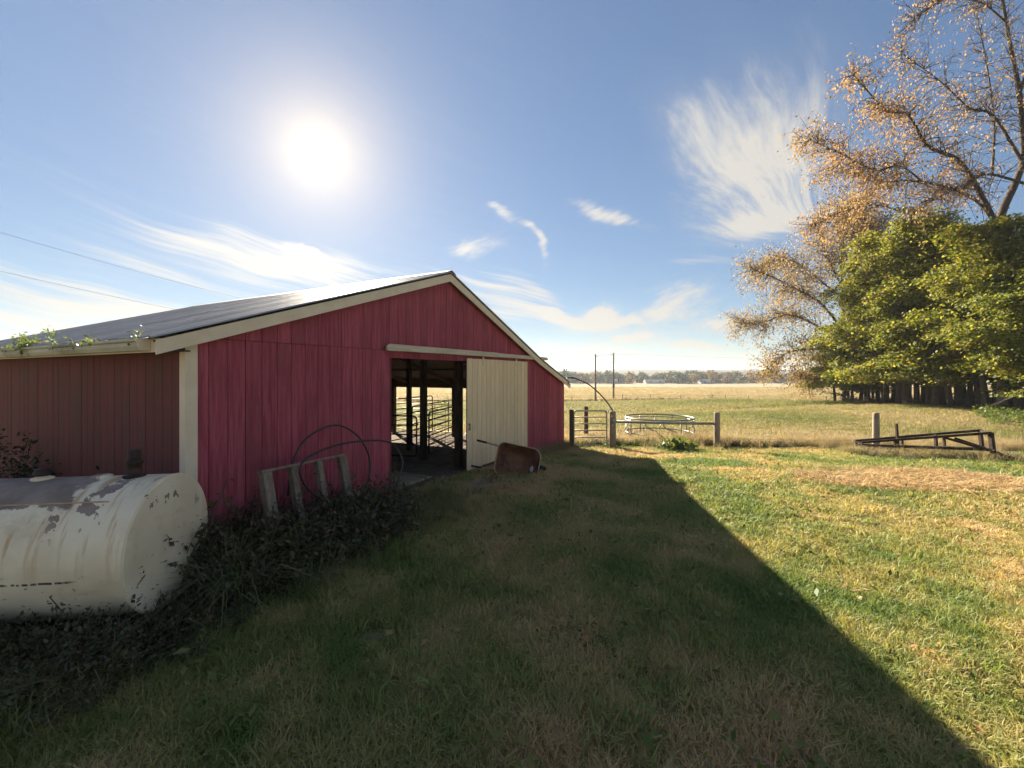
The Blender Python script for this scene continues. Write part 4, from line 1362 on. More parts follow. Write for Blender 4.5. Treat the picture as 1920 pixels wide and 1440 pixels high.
Y0 = 27.0
bx = GX(1886, Y0)
baseA = (bx, Y0, tz1(bx, Y0))
limbsA = [
    ([AT(1872, 430, 26.9), AT(1840, 365, 26.5), AT(1798, 301, 26.1), AT(1740, 274, 25.5), AT(1703, 216, 25.2), AT(1661, 206, 24.8), AT(1600, 140, 24.5)], 0.16, 0.03),
    ([AT(1868, 420, 26.9), AT(1835, 380, 27.3), AT(1782, 353, 27.7), AT(1703, 338, 28.1), AT(1645, 343, 28.5), AT(1570, 310, 28.7)], 0.12, 0.025),
    ([AT(1740, 350, 27.8), AT(1690, 312, 27.5), AT(1640, 318, 27.3), AT(1580, 290, 27.1), AT(1520, 262, 26.9)], 0.06, 0.015),
    ([AT(1915, 300, 27.0), AT(1861, 216, 27.5), AT(1819, 203, 27.8), AT(1760, 150, 28.1), AT(1690, 100, 28.5)], 0.10, 0.02),
    ([AT(1925, 345, 27.0), AT(1851, 327, 26.5), AT(1800, 350, 26.1), AT(1740, 380, 25.7)], 0.09, 0.02),
    ([AT(1860, 330, 27.5), AT(1864, 230, 27.9), AT(1850, 120, 28.3), AT(1830, 20, 28.7)], 0.08, 0.02),
    ([AT(1885, 40, 27.0), AT(1840, 5, 26.8), AT(1780, -5, 26.5), AT(1715, 35, 26.2)], 0.06, 0.015),
    ([AT(1910, 180, 27.0), AT(1945, 80, 26.5), AT(1990, 0, 26.0)], 0.10, 0.02),
    ([AT(1700, 400, 31.0), AT(1640, 385, 31.0), AT(1570, 400, 30.8), AT(1530, 420, 30.5)], 0.06, 0.015),
]
trunkA = ([Vector(baseA) - Vector((0, 0, 0.3)), AT(1880, 600, Y0), AT(1872, 430, Y0), AT(1905, 340, Y0), AT(1919, 290, Y0), AT(1912, 180, Y0), AT(1895, 90, Y0), AT(1880, 0, Y0), AT(1872, -80, Y0)], 0.30, 0.05)


def densA(T):
    px = 960 + 800 * T[:, 0] / T[:, 1]; py = 700 - 800 * (T[:, 2] - CAM_Z) / T[:, 1]
    wv = 0.35 + 1.0 * np.clip((1830 - px) / 200, 0, 1)
    wv = wv * (0.4 + 0.6 * np.clip((py - 60) / 160, 0, 1))
    return wv


airy_tree('tall_autumn_tree', 'tall thin-leaved autumn tree with dark spreading limbs at picture edge', baseA, limbsA, trunkA, 41, M['leaf_autumn'], 14000, 0.165, 1.9, densA, 5, leafspread=0.22)

Y1 = 41.0
bx = GX(1583, Y1); baseB = (bx, Y1, tz1(bx, Y1))
limbsB = [
    ([AT(1582, 620, Y1), AT(1540, 570, 40), AT(1500, 545, 39.5), AT(1450, 520, 39), AT(1410, 505, 38.5)], 0.12, 0.03),
    ([AT(1582, 640, Y1), AT(1530, 610, 41.5), AT(1480, 590, 42), AT(1430, 605, 42.5), AT(1392, 608, 43)], 0.12, 0.03),
    ([AT(1580, 660, Y1), AT(1530, 655, 40.5), AT(1480, 660, 40), AT(1440, 690, 39.5)], 0.11, 0.03),
    ([AT(1580, 540, Y1), AT(1555, 490, 41.5), AT(1535, 450, 42)], 0.09, 0.02),
    ([AT(1581, 560, Y1), AT(1530, 520, 42), AT(1490, 490, 42.5), AT(1450, 490, 43)], 0.09, 0.02),
    ([AT(1581, 520, Y1), AT(1610, 470, 41), AT(1625, 420, 40.5)], 0.08, 0.02),
    ([AT(1580, 690, Y1), AT(1540, 700, 40), AT(1505, 705, 39)], 0.08, 0.02),
]
trunkB = ([Vector(baseB) - Vector((0, 0, 0.3)), AT(1583, 700, Y1), AT(1581, 600, Y1), AT(1579, 500, Y1), AT(1581, 430, Y1), AT(1590, 385, Y1)], 0.26, 0.05)


airy_tree('autumn_tree', 'airy tan autumn tree spreading over the field end of the row', baseB, limbsB, trunkB, 43, M['leaf_tan'], 22000, 0.185, 2.4, None, 7, leafspread=0.28)
Y2 = 39.0
bx = GX(1622, Y2); baseC = (bx, Y2, tz1(bx, Y2))
trunkC = ([Vector(baseC) - Vector((0, 0, 0.3)), AT(1623, 620, Y2), AT(1620, 500, Y2), AT(1622, 430, Y2), AT(1618, 380, Y2)], 0.16, 0.04)
limbsC = [([AT(1621, 520, Y2), AT(1640, 470, 38.5), AT(1655, 420, 38)], 0.06, 0.02), ([AT(1621, 480, Y2), AT(1602, 440, 39), AT(1590, 400, 39)], 0.06, 0.02)]
airy_tree('slim_autumn_tree', 'slim half-bare autumn tree rising behind the olive trees', baseC, limbsC, trunkC, 47, M['leaf_tan'], 3800, 0.22, 1.8, None, 6)

# ------------------------------------------------------------------ far wood and its single trees
def puff(seed, H, Rr, nl, ls):
    r = np.random.default_rng(seed)
    ncl = 26
    cc = []
    for _ in range(ncl):
        h = r.random()
        rad = Rr * (math.sin(math.pi * (0.12 + 0.85 * h)) ** 0.7) * (0.3 + 0.6 * r.random())
        a = r.random() * 6.283
        cc.append((rad * math.cos(a), rad * math.sin(a), H * (0.12 + 0.86 * h)))
    cc = np.array(cc)
    k_ = r.integers(0, ncl, nl)
    C = cc[k_] + r.normal(size=(nl, 3)) * Rr * 0.17
    Nn = unit(C - np.array([0, 0, H * 0.45])) + r.normal(size=(nl, 3)) * 0.6
    return leaf_arrays(C, Nn, ls * (0.7 + 0.6 * r.random(nl)), 0.8, r)


far_mats = [mat_leaf('far_foliage_green', [(0.035, 0.055, 0.018), (0.065, 0.085, 0.025)], 0.35), mat_leaf('far_foliage_gold', [(0.15, 0.11, 0.03), (0.22, 0.15, 0.04)], 0.35), mat_leaf('far_foliage_rust', [(0.13, 0.075, 0.03), (0.19, 0.10, 0.04)], 0.35), mat_leaf('far_foliage_olive', [(0.075, 0.075, 0.025), (0.12, 0.10, 0.03)], 0.35)]
farv = [puff(500 + i, 6.4 + i * 0.35, 4.6, 560, 0.95) for i in range(5)]
# the mass of the wood
for mi, nm in ((0, 'green'), (1, 'gold'), (2, 'rust'), (3, 'olive')):
    Vs = []; Fs = []; nb = 0
    r = np.random.default_rng(600 + mi)
    for k in range({0: 75, 1: 26, 2: 34, 3: 60}[mi]):
        px = r.uniform(1000, 1660); Y = r.uniform(318, 372)
        x = GX(px, Y); V, F = farv[r.integers(0, 5)]
        sc = r.uniform(0.5, 1.3)
        Vs.append(V * np.array([sc * 1.2, sc, sc]) + np.array([x, Y, tz1(x, Y) - 0.4])); Fs.append(F + nb); nb += len(V)
    o = link('far_wood', arr_mesh('far_wood', np.concatenate(Vs), np.concatenate(Fs), far_mats[mi]))
    tag(o, 'far %s trees of the wood along the horizon' % {'green': 'dark green', 'gold': 'golden', 'rust': 'rusty brown', 'olive': 'olive'}[nm], 'wood', kind='stuff')
for i, (px, Y, v, sx, sz, mi, lab) in enumerate(((1060, 300, 4, 1.1, 1.30, 0, 'tallest far tree, just past the end of barn roof'), (1094, 303, 1, 0.9, 0.85, 3, 'far olive tree left of the two utility poles'), (1124, 300, 2, 0.85, 0.85, 0, 'far round dark tree just past the leaning pole'),
                                                (1142, 301, 0, 0.75, 0.85, 0, 'far round dark tree just before the upright pole'), (1180, 302, 3, 0.8, 0.62, 1, 'small far golden tree past the upright pole'), (1271, 305, 4, 1.2, 1.05, 0, 'far broad dark tree standing above the hay ring'),
                                                (1302, 304, 2, 0.9, 0.95, 1, 'far golden tree above the hay ring edge'), (1332, 303, 1, 0.55, 0.92, 1, 'far narrow golden tree above the end rail post'), (1293, 300, 3, 0.5, 0.5, 3, 'small far olive tree in front of the wood'),
                                                (1364, 304, 0, 0.9, 0.85, 2, 'far rusty tree right of the end rail post'), (1392, 304, 2, 0.9, 0.85, 3, 'far olive tree short of the tan autumn tree'))):
    x = GX(px, Y)
    o = empty('far_tree', (x, Y, tz1(x, Y)), rng.random() * 6); o.scale = (sx, sx, sz)
    tag(o, lab, 'tree')
    V, F = farv[v]
    link('crown', arr_mesh('crown', V, F, far_mats[mi]), o)
    MB().tube([(0, 0, -0.5), (0, 0, 5)], 0.25, 6).build('trunk', M['bark'], o)


def far_house(px0, px1, Y, h, lab):
    x0, x1 = GX(px0, Y), GX(px1, Y); xm = (x0 + x1) / 2; L = (x1 - x0) / 2
    o = empty('far_building', (xm, Y, tz1(xm, Y))); tag(o, lab, 'building')
    MB().box(-L, L, 0, 7, -0.5, h).build('wall', M['farwall'], o)
    MB().add([(-L - .4, -.5, h + .004), (L + .4, -.5, h + .004), (L + .4, 7.5, h + .004), (-L - .4, 7.5, h + .004), (-L - .4, 3.5, h + 1.8), (L + .4, 3.5, h + 1.8)], [(0, 1, 5, 4), (2, 3, 4, 5), (0, 4, 3), (1, 2, 5), (3, 2, 1, 0)]).build('roof', M['farroof'], o)
    k_ = max(2, int(L / 2.2))
    for i in range(k_):
        xw = -L + (i + 0.5) * 2 * L / k_
        MB().box(xw - .5, xw + .5, -0.05, 0.05, 0.9, 2.0).build('window', M['farglass'], o)


far_house(1316, 1340, 300, 1.5, 'long low pale building before the far golden trees')
far_house(1145, 1158, 300, 1.7, 'small pale building behind the upright utility pole')
far_house(1212, 1246, 304, 1.2, 'low pale shed line at the edge of tan field')

# ------------------------------------------------------------------ scattering tools (grass and weeds: stuff nobody could count)
def blade_arrays(n, h, hv, width, spread, bend, r):
    a = r.random(n) * 2 * math.pi
    rad = spread * np.sqrt(r.random(n))
    base = np.stack([rad * np.cos(a), rad * np.sin(a), np.zeros(n)], 1)
    hh = h * (1 + hv * (r.random(n) * 2 - 1))
    la = r.random(n) * 2 * math.pi
    lean = bend * (0.3 + r.random(n))
    D = np.stack([np.cos(la), np.sin(la), np.zeros(n)], 1)
    W = np.stack([-np.sin(la + r.normal(size=n) * .6), np.cos(la + r.normal(size=n) * .6), np.zeros(n)], 1) * (width * (0.7 + 0.6 * r.random(n)))[:, None] / 2
    mid = base + D * (hh * lean * 0.35)[:, None] + np.array([0, 0, 1.0]) * (hh * 0.55)[:, None]
    tip = base + D * (hh * lean)[:, None] + np.array([0, 0, 1.0]) * (hh * np.clip(1.0 - 0.35 * lean, 0.15, 1))[:, None]
    base[:, 2] -= 0.01
    V = np.stack([base - W, base + W, mid + W * 0.8, mid - W * 0.8, tip + W * 0.12, tip - W * 0.12], 1).reshape(-1, 3)
    i0 = np.arange(n)[:, None] * 6
    F = np.concatenate([i0 + np.array([[0, 1, 2, 3]]), i0 + np.array([[3, 2, 4, 5]])])
    return V, F


def weed_arrays(n, h, spread, lsize, r, perstem=14, droop=0.25):
    """stems as thin blades, leaves along them"""
    Vs = []; Fs = []; nb = 0
    for _ in range(n):
        a = r.random() * 6.283; rad = spread * math.sqrt(r.random())
        p = np.array([rad * math.cos(a), rad * math.sin(a), 0.0])
        d = np.array([r.normal() * 0.35, r.normal() * 0.35, 1.0]); d /= np.linalg.norm(d)
        L = h * (0.6 + 0.6 * r.random())
        pts = [p + d * L * t + np.array([d[0], d[1], -0.3]) * L * droop * t * t for t in np.linspace(0, 1, 5)]
        W = np.array([-d[1] + .01, d[0], 0]); W = W / np.linalg.norm(W) * 0.004
        V = np.concatenate([[q - W, q + W] for q in pts]); F = np.array([[2 * i, 2 * i + 1, 2 * i + 3, 2 * i + 2] for i in range(4)])
        Vs.append(V); Fs.append(F + nb); nb += len(V)
        t_ = r.random(perstem) ** 0.7
        C = np.array([p + d * L * t + np.array([d[0], d[1], -0.3]) * L * droop * t * t for t in t_]) + r.normal(size=(perstem, 3)) * lsize * 0.7
        C[:, 2] = np.maximum(C[:, 2], 0.01)
        Nn = r.normal(size=(perstem, 3)) * 0.6 + np.array([0, 0, 0.7])
        V, F = leaf_arrays(C, Nn, lsize * (0.5 + 0.8 * r.random(perstem)), 0.5, r)
        Vs.append(V); Fs.append(F + nb); nb += len(V)
    return np.concatenate(Vs), np.concatenate(Fs)


def proto_coll(name, meshes):
    c_ = bpy.data.collections.new(name)
    for i, me in enumerate(meshes):
        c_.objects.link(bpy.data.objects.new('%s_%02d' % (name, i), me))
    return c_


def gn_scatter(name, pts, rot, scl, val, idx, coll, label, cat):
    me = bpy.data.meshes.new(name)
    me.vertices.add(len(pts)); me.vertices.foreach_set('co', np.asarray(pts, np.float32).ravel())
    for an, ty, dat, key in (('rot', 'FLOAT_VECTOR', rot, 'vector'), ('scl', 'FLOAT_VECTOR', scl, 'vector'), ('val', 'FLOAT', val, 'value'), ('idx', 'INT', idx, 'value')):
        at = me.attributes.new(an, ty, 'POINT')
        at.data.foreach_set(key, np.asarray(dat, np.int32 if ty == 'INT' else np.float32).ravel())
    o = link(name, me)
    ng = bpy.data.node_groups.new(name, 'GeometryNodeTree')
    ng.interface.new_socket('Geometry', in_out='INPUT', socket_type='NodeSocketGeometry')
    ng.interface.new_socket('Geometry', in_out='OUTPUT', socket_type='NodeSocketGeometry')
    gi = ng.nodes.new('NodeGroupInput'); go = ng.nodes.new('NodeGroupOutput')
    ip = ng.nodes.new('GeometryNodeInstanceOnPoints')
    ci = ng.nodes.new('GeometryNodeCollectionInfo')
    ci.inputs[0].default_value = coll; ci.inputs[1].default_value = True; ci.inputs[2].default_value = True
    ng.links.new(gi.outputs[0], ip.inputs['Points']); ng.links.new(ci.outputs[0], ip.inputs['Instance'])
    ip.inputs['Pick Instance'].default_value = True

    def na(nm, ty):
        nd = ng.nodes.new('GeometryNodeInputNamedAttribute'); nd.data_type = ty; nd.inputs[0].default_value = nm
        return nd.outputs[0]
    ng.links.new(na('idx', 'INT'), ip.inputs['Instance Index'])
    e2 = ng.nodes.new('FunctionNodeEulerToRotation'); ng.links.new(na('rot', 'FLOAT_VECTOR'), e2.inputs[0])
    ng.links.new(e2.outputs[0], ip.inputs['Rotation'])
    ng.links.new(na('scl', 'FLOAT_VECTOR'), ip.inputs['Scale'])
    ng.links.new(ip.outputs[0], go.inputs[0])
    md = o.modifiers.new('scatter', 'NODES'); md.node_group = ng
    tag(o, label, cat, kind='stuff')
    return o


def scat(name, x, y, coll, nproto, scale, val, label, cat, tilt=0.12, hs=None, sink=0.0):
    n = len(x)
    z = tz(x, y) - sink
    rot = np.stack([rng.normal(size=n) * tilt, rng.normal(size=n) * tilt, rng.random(n) * 6.283], 1)
    sc = np.asarray(scale) * (0.75 + 0.5 * rng.random(n))
    scl = np.stack([sc, sc, sc * (1.0 if hs is None else hs)], 1)
    return gn_scatter(name, np.stack([x, y, z], 1), rot, scl, val, rng.integers(0, nproto, n), coll, label, cat)


rg = np.random.default_rng(77)
PR = {}
PR['lawn'] = proto_coll('lawn_tuft', [arr_mesh('lawn_tuft', *blade_arrays(17, 0.058, .5, .0050, .050, b_, rg), M['grass']) for b_ in (0.5, 0.8, 1.1, 0.7, 1.4, 0.9)])
PR['lawnfar'] = proto_coll('lawn_patch', [arr_mesh('lawn_patch', *blade_arrays(46, 0.06, .4, .008, .13, b_, rg), M['grass']) for b_ in (0.8, 1.2, 1.6, 1.0)])
PR['past'] = proto_coll('pasture_clump', [arr_mesh('pasture_clump', *blade_arrays(60, 0.13, .6, .014, .40, b_, rg), M['straw']) for b_ in (0.8, 1.2, 1.0, 1.5)])
PR['tall'] = proto_coll('dry_tall_grass', [arr_mesh('dry_tall_grass', *blade_arrays(46, 0.42, .5, .007, .12, b_, rg), M['straw']) for b_ in (0.5, 0.8, 1.1, 0.7)])
PR['weed'] = proto_coll('green_weed', [arr_mesh('green_weed', *weed_arrays(5, h_, .12, .06, rg, 12), M['leaf_weed']) for h_ in (0.18, 0.28, 0.22)])
PR['dead'] = proto_coll('dead_weed', [arr_mesh('dead_weed', *weed_arrays(8, h_, .2, .046, rg, 18, 0.45), M['leaf_dead']) for h_ in (0.32, 0.45, 0.26, 0.55)])


PR['low'] = proto_coll('broad_weed', [arr_mesh('broad_weed', *weed_arrays(4, h_, .07, .055, rg, 5, 0.9), M['leaf_weed']) for h_ in (0.06, 0.08, 0.05)])


def sector(n, y0, y1, p, pad=1.6, k=1.22):
    """points in front of the camera, density falling as y**-p"""
    u_ = rg.random(n)
    q = 2 - p
    if abs(q) < 1e-3: y = y0 * (y1 / y0) ** u_
    else: y = (y0 ** q + u_ * (y1 ** q - y0 ** q)) ** (1 / q)
    half = k * y + pad
    x = (rg.random(n) * 2 - 1) * half
    return x, y


def dryness(x, y):
    """0 green .. 1 dry, in patches"""
    d = 0.48 + 1.5 * (vnoise(x * 0.75, y * 0.75, 21, 4) - 0.5) + 0.8 * (vnoise(x * 0.22, y * 0.22, 31, 2) - 0.5) + 0.6 * (vnoise(x * 3.1, y * 3.1, 41, 2) - 0.5)
    return d


def straw_patch(x, y):
    cx, cy = 8.15, 8.7
    q = ((x - cx) / 2.35) ** 2 + ((y - cy) / 1.05) ** 2 + 1.1 * (vnoise(x * 1.4, y * 1.4, 71, 3) - 0.5)
    return q < 0.85


def worn(x, y):
    rx = x - BL.x; ry = y - BL.y
    u_ = rx * bc + ry * bs; d_ = -rx * bs + ry * bc
    q = ((u_ - 5.0) / 1.7) ** 2 + ((d_ + 0.7) / 0.75) ** 2 + 1.2 * (vnoise(x * 1.8, y * 1.8, 73, 3) - 0.5)
    return q < 0.8


lawn_edge = lambda x: 14.6 - 0.055 * np.clip(x - 4, 0, 20) ** 1.25
# mown lawn, near and middle
for (n_, a_, c__, p_, cl, npz, sc_, nm, lab) in ((42000, 1.15, 6.0, 1.1, 'lawn', 6, 1.25, 'lawn_grass', 'short patchy green and brown lawn grass near the camera'), (32000, 5.2, 15.6, 1.3, 'lawnfar', 4, 1.15, 'lawn_grass', 'short lawn grass stretching back to the fence and barn')):
    x, y = sector(n_, a_, c__, p_)
    keep = ~inbarn(x, y, 0.0) & (y < lawn_edge(x)) & (~straw_patch(x, y) | (rg.random(len(x)) < 0.16)) & (~worn(x, y) | (rg.random(len(x)) < 0.3)) & (vnoise(x * 1.7, y * 1.7, 61, 3) > 0.17)
    x, y = x[keep], y[keep]
    dv = dryness(x, y) + 0.10 * sst(y, 3.5, 1.2)
    scat(nm, x, y, PR[cl], npz, sc_ * (0.8 + 0.5 * vnoise(x * 1.2, y * 1.2, 51, 2)), np.clip(dv, 0, 1), lab, 'grass', 0.15)
# coarser tufts and broad-leaved lawn weeds
x, y = sector(620, 1.3, 13.5, 1.0); keep = ~inbarn(x, y, 0.1) & (y < lawn_edge(x) - 0.2); x, y = x[keep], y[keep]
scat('lawn_tufts', x, y, PR['lawnfar'], 4, 0.9 + 0.7 * rg.random(len(x)), np.clip(0.05 + 0.35 * rg.random(len(x)), 0, 1), 'coarse greener tufts standing up in the lawn', 'grass', 0.15, hs=1.45)
x, y = sector(900, 1.3, 12.0, 1.1); keep = ~inbarn(x, y, 0.1) & ~straw_patch(x, y); x, y = x[keep], y[keep]
scat('lawn_weeds', x, y, PR['low'], 3, 0.8 + 0.6 * rg.random(len(x)), np.full(len(x), .5), 'flat broad-leaved weeds dotted through the lawn', 'weeds', 0.1)
# pasture
x, y = sector(15000, 13.0, 36, 1.35, 3); keep = (y > lawn_edge(x) + 0.3) & ~inbarn(x, y, 0.3); x, y = x[keep], y[keep]
dv = 0.38 + 0.9 * (vnoise(x * 0.18, y * 0.18, 91, 3) - 0.5) + 0.25 * sst(y, 24, 15)
scat('pasture_grass', x, y, PR['past'], 4, 0.85, np.clip(dv, 0, 1), 'grazed yellowish paddock grass between the fence and hay ring', 'grass', 0.1)
x, y = sector(20000, 34, 77, 1.2, 6); keep = ~inbarn(x, y, 0.3); x, y = x[keep], y[keep]
dv = 0.22 + 0.8 * (vnoise(x * 0.08, y * 0.08, 95, 3) - 0.5) + 0.1 * sst(y, 60, 76)
scat('pasture_grass', x, y, PR['past'], 4, 1.5, np.clip(dv, 0, 1), 'greener paddock grass sloping down to the wire fence', 'grass', 0.1)
x, y = sector(16000, 80, 190, 1.5, 8)
scat('field_stubble', x, y, PR['past'], 4, 2.6, np.clip(0.72 + 0.7 * (vnoise(x * 0.05, y * 0.25, 97, 3) - 0.5), 0, 1), 'dry tan stubble of the far field', 'stubble', 0.1)
# dry tall grass along the near fence
x = rg.uniform(1.9, 17, 2600); y = lawn_edge(x) + 0.55 + rg.normal(size=2600) * 0.38 + 0.25 * rg.random(2600)
gate_gap = (x > GX(1074, 14.3)) & (x < GX(1140, 14.3))
keep = ~(gate_gap & (rg.random(2600) < 0.8)); x, y = x[keep], y[keep]
scat('fence_grass', x, y, PR['tall'], 4, 0.42 + 0.36 * vnoise(x * 0.9, y * 0.2, 15, 2), np.clip(0.55 + 0.5 * rg.random(len(x)), 0, 1), 'tall dry grass standing along the fence line', 'grass', 0.12)
x = rg.uniform(2.0, 9.6, 420); y = lawn_edge(x) + 0.12 + rg.normal(size=420) * 0.12
scat('fence_weeds', x, y, PR['dead'], 4, 0.55, np.full(420, .5), 'dark tangled weeds at the foot of the fence', 'weeds', 0.2)
x = rg.uniform(2.0, 5.2, 150); y = lawn_edge(x) + 0.0 + rg.normal(size=150) * 0.14
scat('fence_weeds', x, y, PR['weed'], 3, 0.75, np.full(150, .5), 'low green weeds under the gate and rail', 'weeds', 0.2)
# weeds at the far fence
x = rg.uniform(-20, 75, 900); y = FY + rg.normal(size=900) * 0.35
scat('field_edge_weeds', x, y, PR['tall'], 4, 1.5, np.clip(0.5 + 0.5 * rg.random(900), 0, 1), 'brown weeds along the far wire fence', 'weeds', 0.15)
x = rg.uniform(-20, 75, 700); y = FY - 0.5 + rg.normal(size=700) * 0.3
scat('field_edge_weeds', x, y, PR['dead'], 4, 1.3, np.full(700, .5), 'dark dead weeds at the foot of far wire fence', 'weeds', 0.15)


def along_wall(n, u0, u1, d0, sd):
    u_ = rg.uniform(u0, u1, n); d_ = d0 - np.abs(rg.normal(size=n)) * sd
    x = BL.x + u_ * bc - d_ * bs; y = BL.y + u_ * bs + d_ * bc
    return x, y, u_


x, y, u_ = along_wall(430, -0.2, 3.2, -0.15, 0.36)
scat('wall_weeds', x, y, PR['dead'], 4, 1.35 - 0.25 * u_, np.full(430, .5), 'dark tangled dead weeds along the barn front wall', 'weeds', 0.25)
x, y, u_ = along_wall(420, 0.2, 3.6, -0.5, 0.45)
scat('wall_weeds', x, y, PR['tall'], 4, 0.6, np.clip(0.05 + 0.4 * rg.random(420), 0, 1), 'thin grass stalks among the barn wall weeds', 'weeds', 0.3)
x, y, u_ = along_wall(150, 0.2, 2.2, -0.80, 0.18)
scat('wall_weeds', x, y, PR['dead'], 4, 1.3, np.full(150, .5), 'tall dark weeds in front of the leaning pallet', 'weeds', 0.25)
x, y, u_ = along_wall(220, 8.2, 11.6, -0.03, 0.18)
scat('wall_weeds', x, y, PR['tall'], 4, 0.55, np.clip(0.5 + 0.5 * rg.random(220), 0, 1), 'pale dry grass along barn foot right of the door', 'weeds', 0.25)
# weeds round the tank
n_ = 430
t_ = rg.random(n_) * 3.4; x = TK.x + 0.25 - t_ * 0.99 + rg.normal(size=n_) * 0.12; y = TK.y - 0.60 - t_ * 0.14 - np.abs(rg.normal(size=n_)) * 0.24
scat('tank_weeds', x, y, PR['dead'], 4, 0.78, np.full(n_, .5), 'dark weeds growing along the foot of the tank', 'weeds', 0.25)
n_ = 130
a_ = rg.uniform(-1.6, 1.5, n_); x = TK.x + 0.12 + np.abs(rg.normal(size=n_)) * 0.22; y = TK.y + 0.55 * np.sin(a_) + rg.normal(size=n_) * 0.1
scat('tank_weeds', x, y, PR['dead'], 4, 0.6, np.full(n_, .5), 'dark weeds round the visible end of the tank', 'weeds', 0.25)
n_ = 300
t_ = rg.random(n_) * 3.4; x = TK.x + 0.2 - t_ * 0.99; y = TK.y - 0.75 - t_ * 0.14 - np.abs(rg.normal(size=n_)) * 0.35
scat('tank_weeds', x, y, PR['weed'], 3, 0.8, np.full(n_, .5), 'green weeds before the tank', 'weeds', 0.25)
n_ = 240
t_ = rg.random(n_) * 3.4; x = TK.x + 0.35 - t_ * 0.99; y = TK.y - 0.72 - t_ * 0.14 - np.abs(rg.normal(size=n_)) * 0.40
scat('tank_grass', x, y, PR['tall'], 4, 0.55, np.clip(0.05 + 0.5 * rg.random(n_), 0, 1), 'long thin grass among the weeds before the tank', 'grass', 0.3)
# frame weeds
n_ = 500
x = rg.uniform(GX(1600, 12.6), GX(1925, 11.2), n_); y = 12.9 - (x - 10.2) * 0.75 * 0.6 + rg.normal(size=n_) * 0.35 - 0.2
scat('frame_weeds', x, y, PR['tall'], 4, 0.55, np.clip(0.35 + 0.6 * rg.random(n_), 0, 1), 'tufts of dry grass growing through the steel frame', 'weeds', 0.2)
x = x[:260]; y = y[:260] - 0.2
scat('frame_weeds', x, y, PR['dead'], 4, 0.5, np.full(260, .5), 'dark weeds lying under the steel frame', 'weeds', 0.25)
# brush under the row of trees
n_ = 700
t_ = rg.random(n_); px_ = 1580 + 420 * t_; Y_ = 37 - 15 * t_ + rg.normal(size=n_) * 1.6 + 0.8
x = (px_ - 960) / 800 * Y_; y = Y_
scat('tree_row_brush', x, y, PR['dead'], 4, 1.2, np.full(n_, .5), 'brown brush in the shade under the row of trees', 'brush', 0.2)
n_ = 420
t_ = rg.random(n_); px_ = 1800 + 240 * t_; Y_ = 37 - 5 * t_ + rg.normal(size=n_) * 1.8
x = (px_ - 960) / 800 * Y_; y = Y_
scat('tree_row_brush', x, y, PR['weed'], 3, 4.5, np.full(n_, .5), 'tall shaded undergrowth behind the trunks of the row', 'brush', 0.2)
n_ = 70
t_ = rg.random(n_); px_ = 1830 + 140 * t_; Y_ = 24.5 - 5.5 * t_ + rg.normal(size=n_) * 1.2
x = (px_ - 960) / 800 * Y_; y = Y_
scat('tree_row_brush', x, y, PR['weed'], 3, 2.0, np.full(n_, .5), 'pale green brush under the trees near picture edge', 'brush', 0.2)

# straw lying on the lawn
n_ = 12000
x = rg.uniform(4.8, 11.6, n_); y = rg.uniform(7.2, 10.6, n_); keep = straw_patch(x, y) & (rg.random(n_) < 0.9)
x, y = x[keep], y[keep]; n_ = len(x)
straw_m = [arr_mesh('straw_bit', *blade_arrays(14, 0.11, .6, .013, .12, 2.6, rg), M['loose_straw']) for _ in range(4)]
PR['bits'] = proto_coll('straw_bit', straw_m)
scat('loose_straw', x, y, PR['bits'], 4, 1.0, np.clip(0.15 + 0.5 * rg.random(n_) + 0.5 * vnoise(x * 2.2, y * 3.5, 19, 3), 0, 1), 'flattened brown straw patch on the sunny lawn', 'straw', 0.16, hs=0.8)
# fallen leaves
n_ = 460
x, y = sector(n_, 1.3, 11, 0.9, 0.5, 1.2); x = np.where(rg.random(n_) < 0.6, np.abs(x), x); keep = ~inbarn(x, y, .1); x, y = x[keep], y[keep]; n_ = len(x)
C = np.stack([x, y, tz(x, y) + 0.045 + 0.015 * rg.random(n_)], 1); Nn = rg.normal(size=(n_, 3)) * 0.35 + np.array([0, 0, 1.0])
V, F = leaf_arrays(C, Nn, 0.065 + 0.06 * rg.random(n_), 0.55, rg)
tag(link('fallen_leaves', arr_mesh('fallen_leaves', V, F, M['fall_leaf'])), 'fallen orange and tan leaves scattered over the lawn', 'leaves', kind='stuff')


# ------------------------------------------------------------------ single plants
def plant(name, label, cat, loc, VF, mat):
    o = empty(name, loc); tag(o, label, cat)
    link('foliage', arr_mesh('foliage', *VF, mat), o)
    return o


px_, Y_ = 1272, 13.75
gx_ = GX(px_, Y_)
rp = np.random.default_rng(88)
n_ = 110
a_ = rp.random(n_) * 6.283; rd = 0.62 * np.sqrt(rp.random(n_))
C = np.stack([rd * np.cos(a_) * 1.15, rd * np.sin(a_) * 0.5, 0.08 + 0.34 * rp.random(n_) * (1.1 - rd)], 1)
C[-8:, 2] += 0.18; C[-8:, 0] = -0.55 + 0.1 * rp.random(8)
V1, F1 = leaf_arrays(C, np.stack([np.cos(a_), np.sin(a_), np.full(n_, 0.9)], 1) + rp.normal(size=(n_, 3)) * .4, 0.16 + 0.13 * rp.random(n_), 0.62, rp)
V2, F2 = weed_arrays(9, .36, .4, .05, rp, 4)
plant('burdock_plant', 'clump of broad green leaves below the single rail', 'plant', (gx_, Y_, tz1(gx_, Y_)), (np.concatenate([V1, V2]), np.concatenate([F1, F2 + len(V1)])), M['leaf_weed'])

Vg, Fg = blade_arrays(240, 0.60, .4, .010, .16, 1.35, rp)
mg = mat_leaf('long_grass_blade', [(0.13, 0.17, 0.075), (0.21, 0.24, 0.11), (0.32, 0.32, 0.17)], 0.35)
plant('grass_clump', 'long arching grass clump beside the tank end', 'grass clump', (-2.62, 4.06, 0.0), (Vg, Fg), mg)
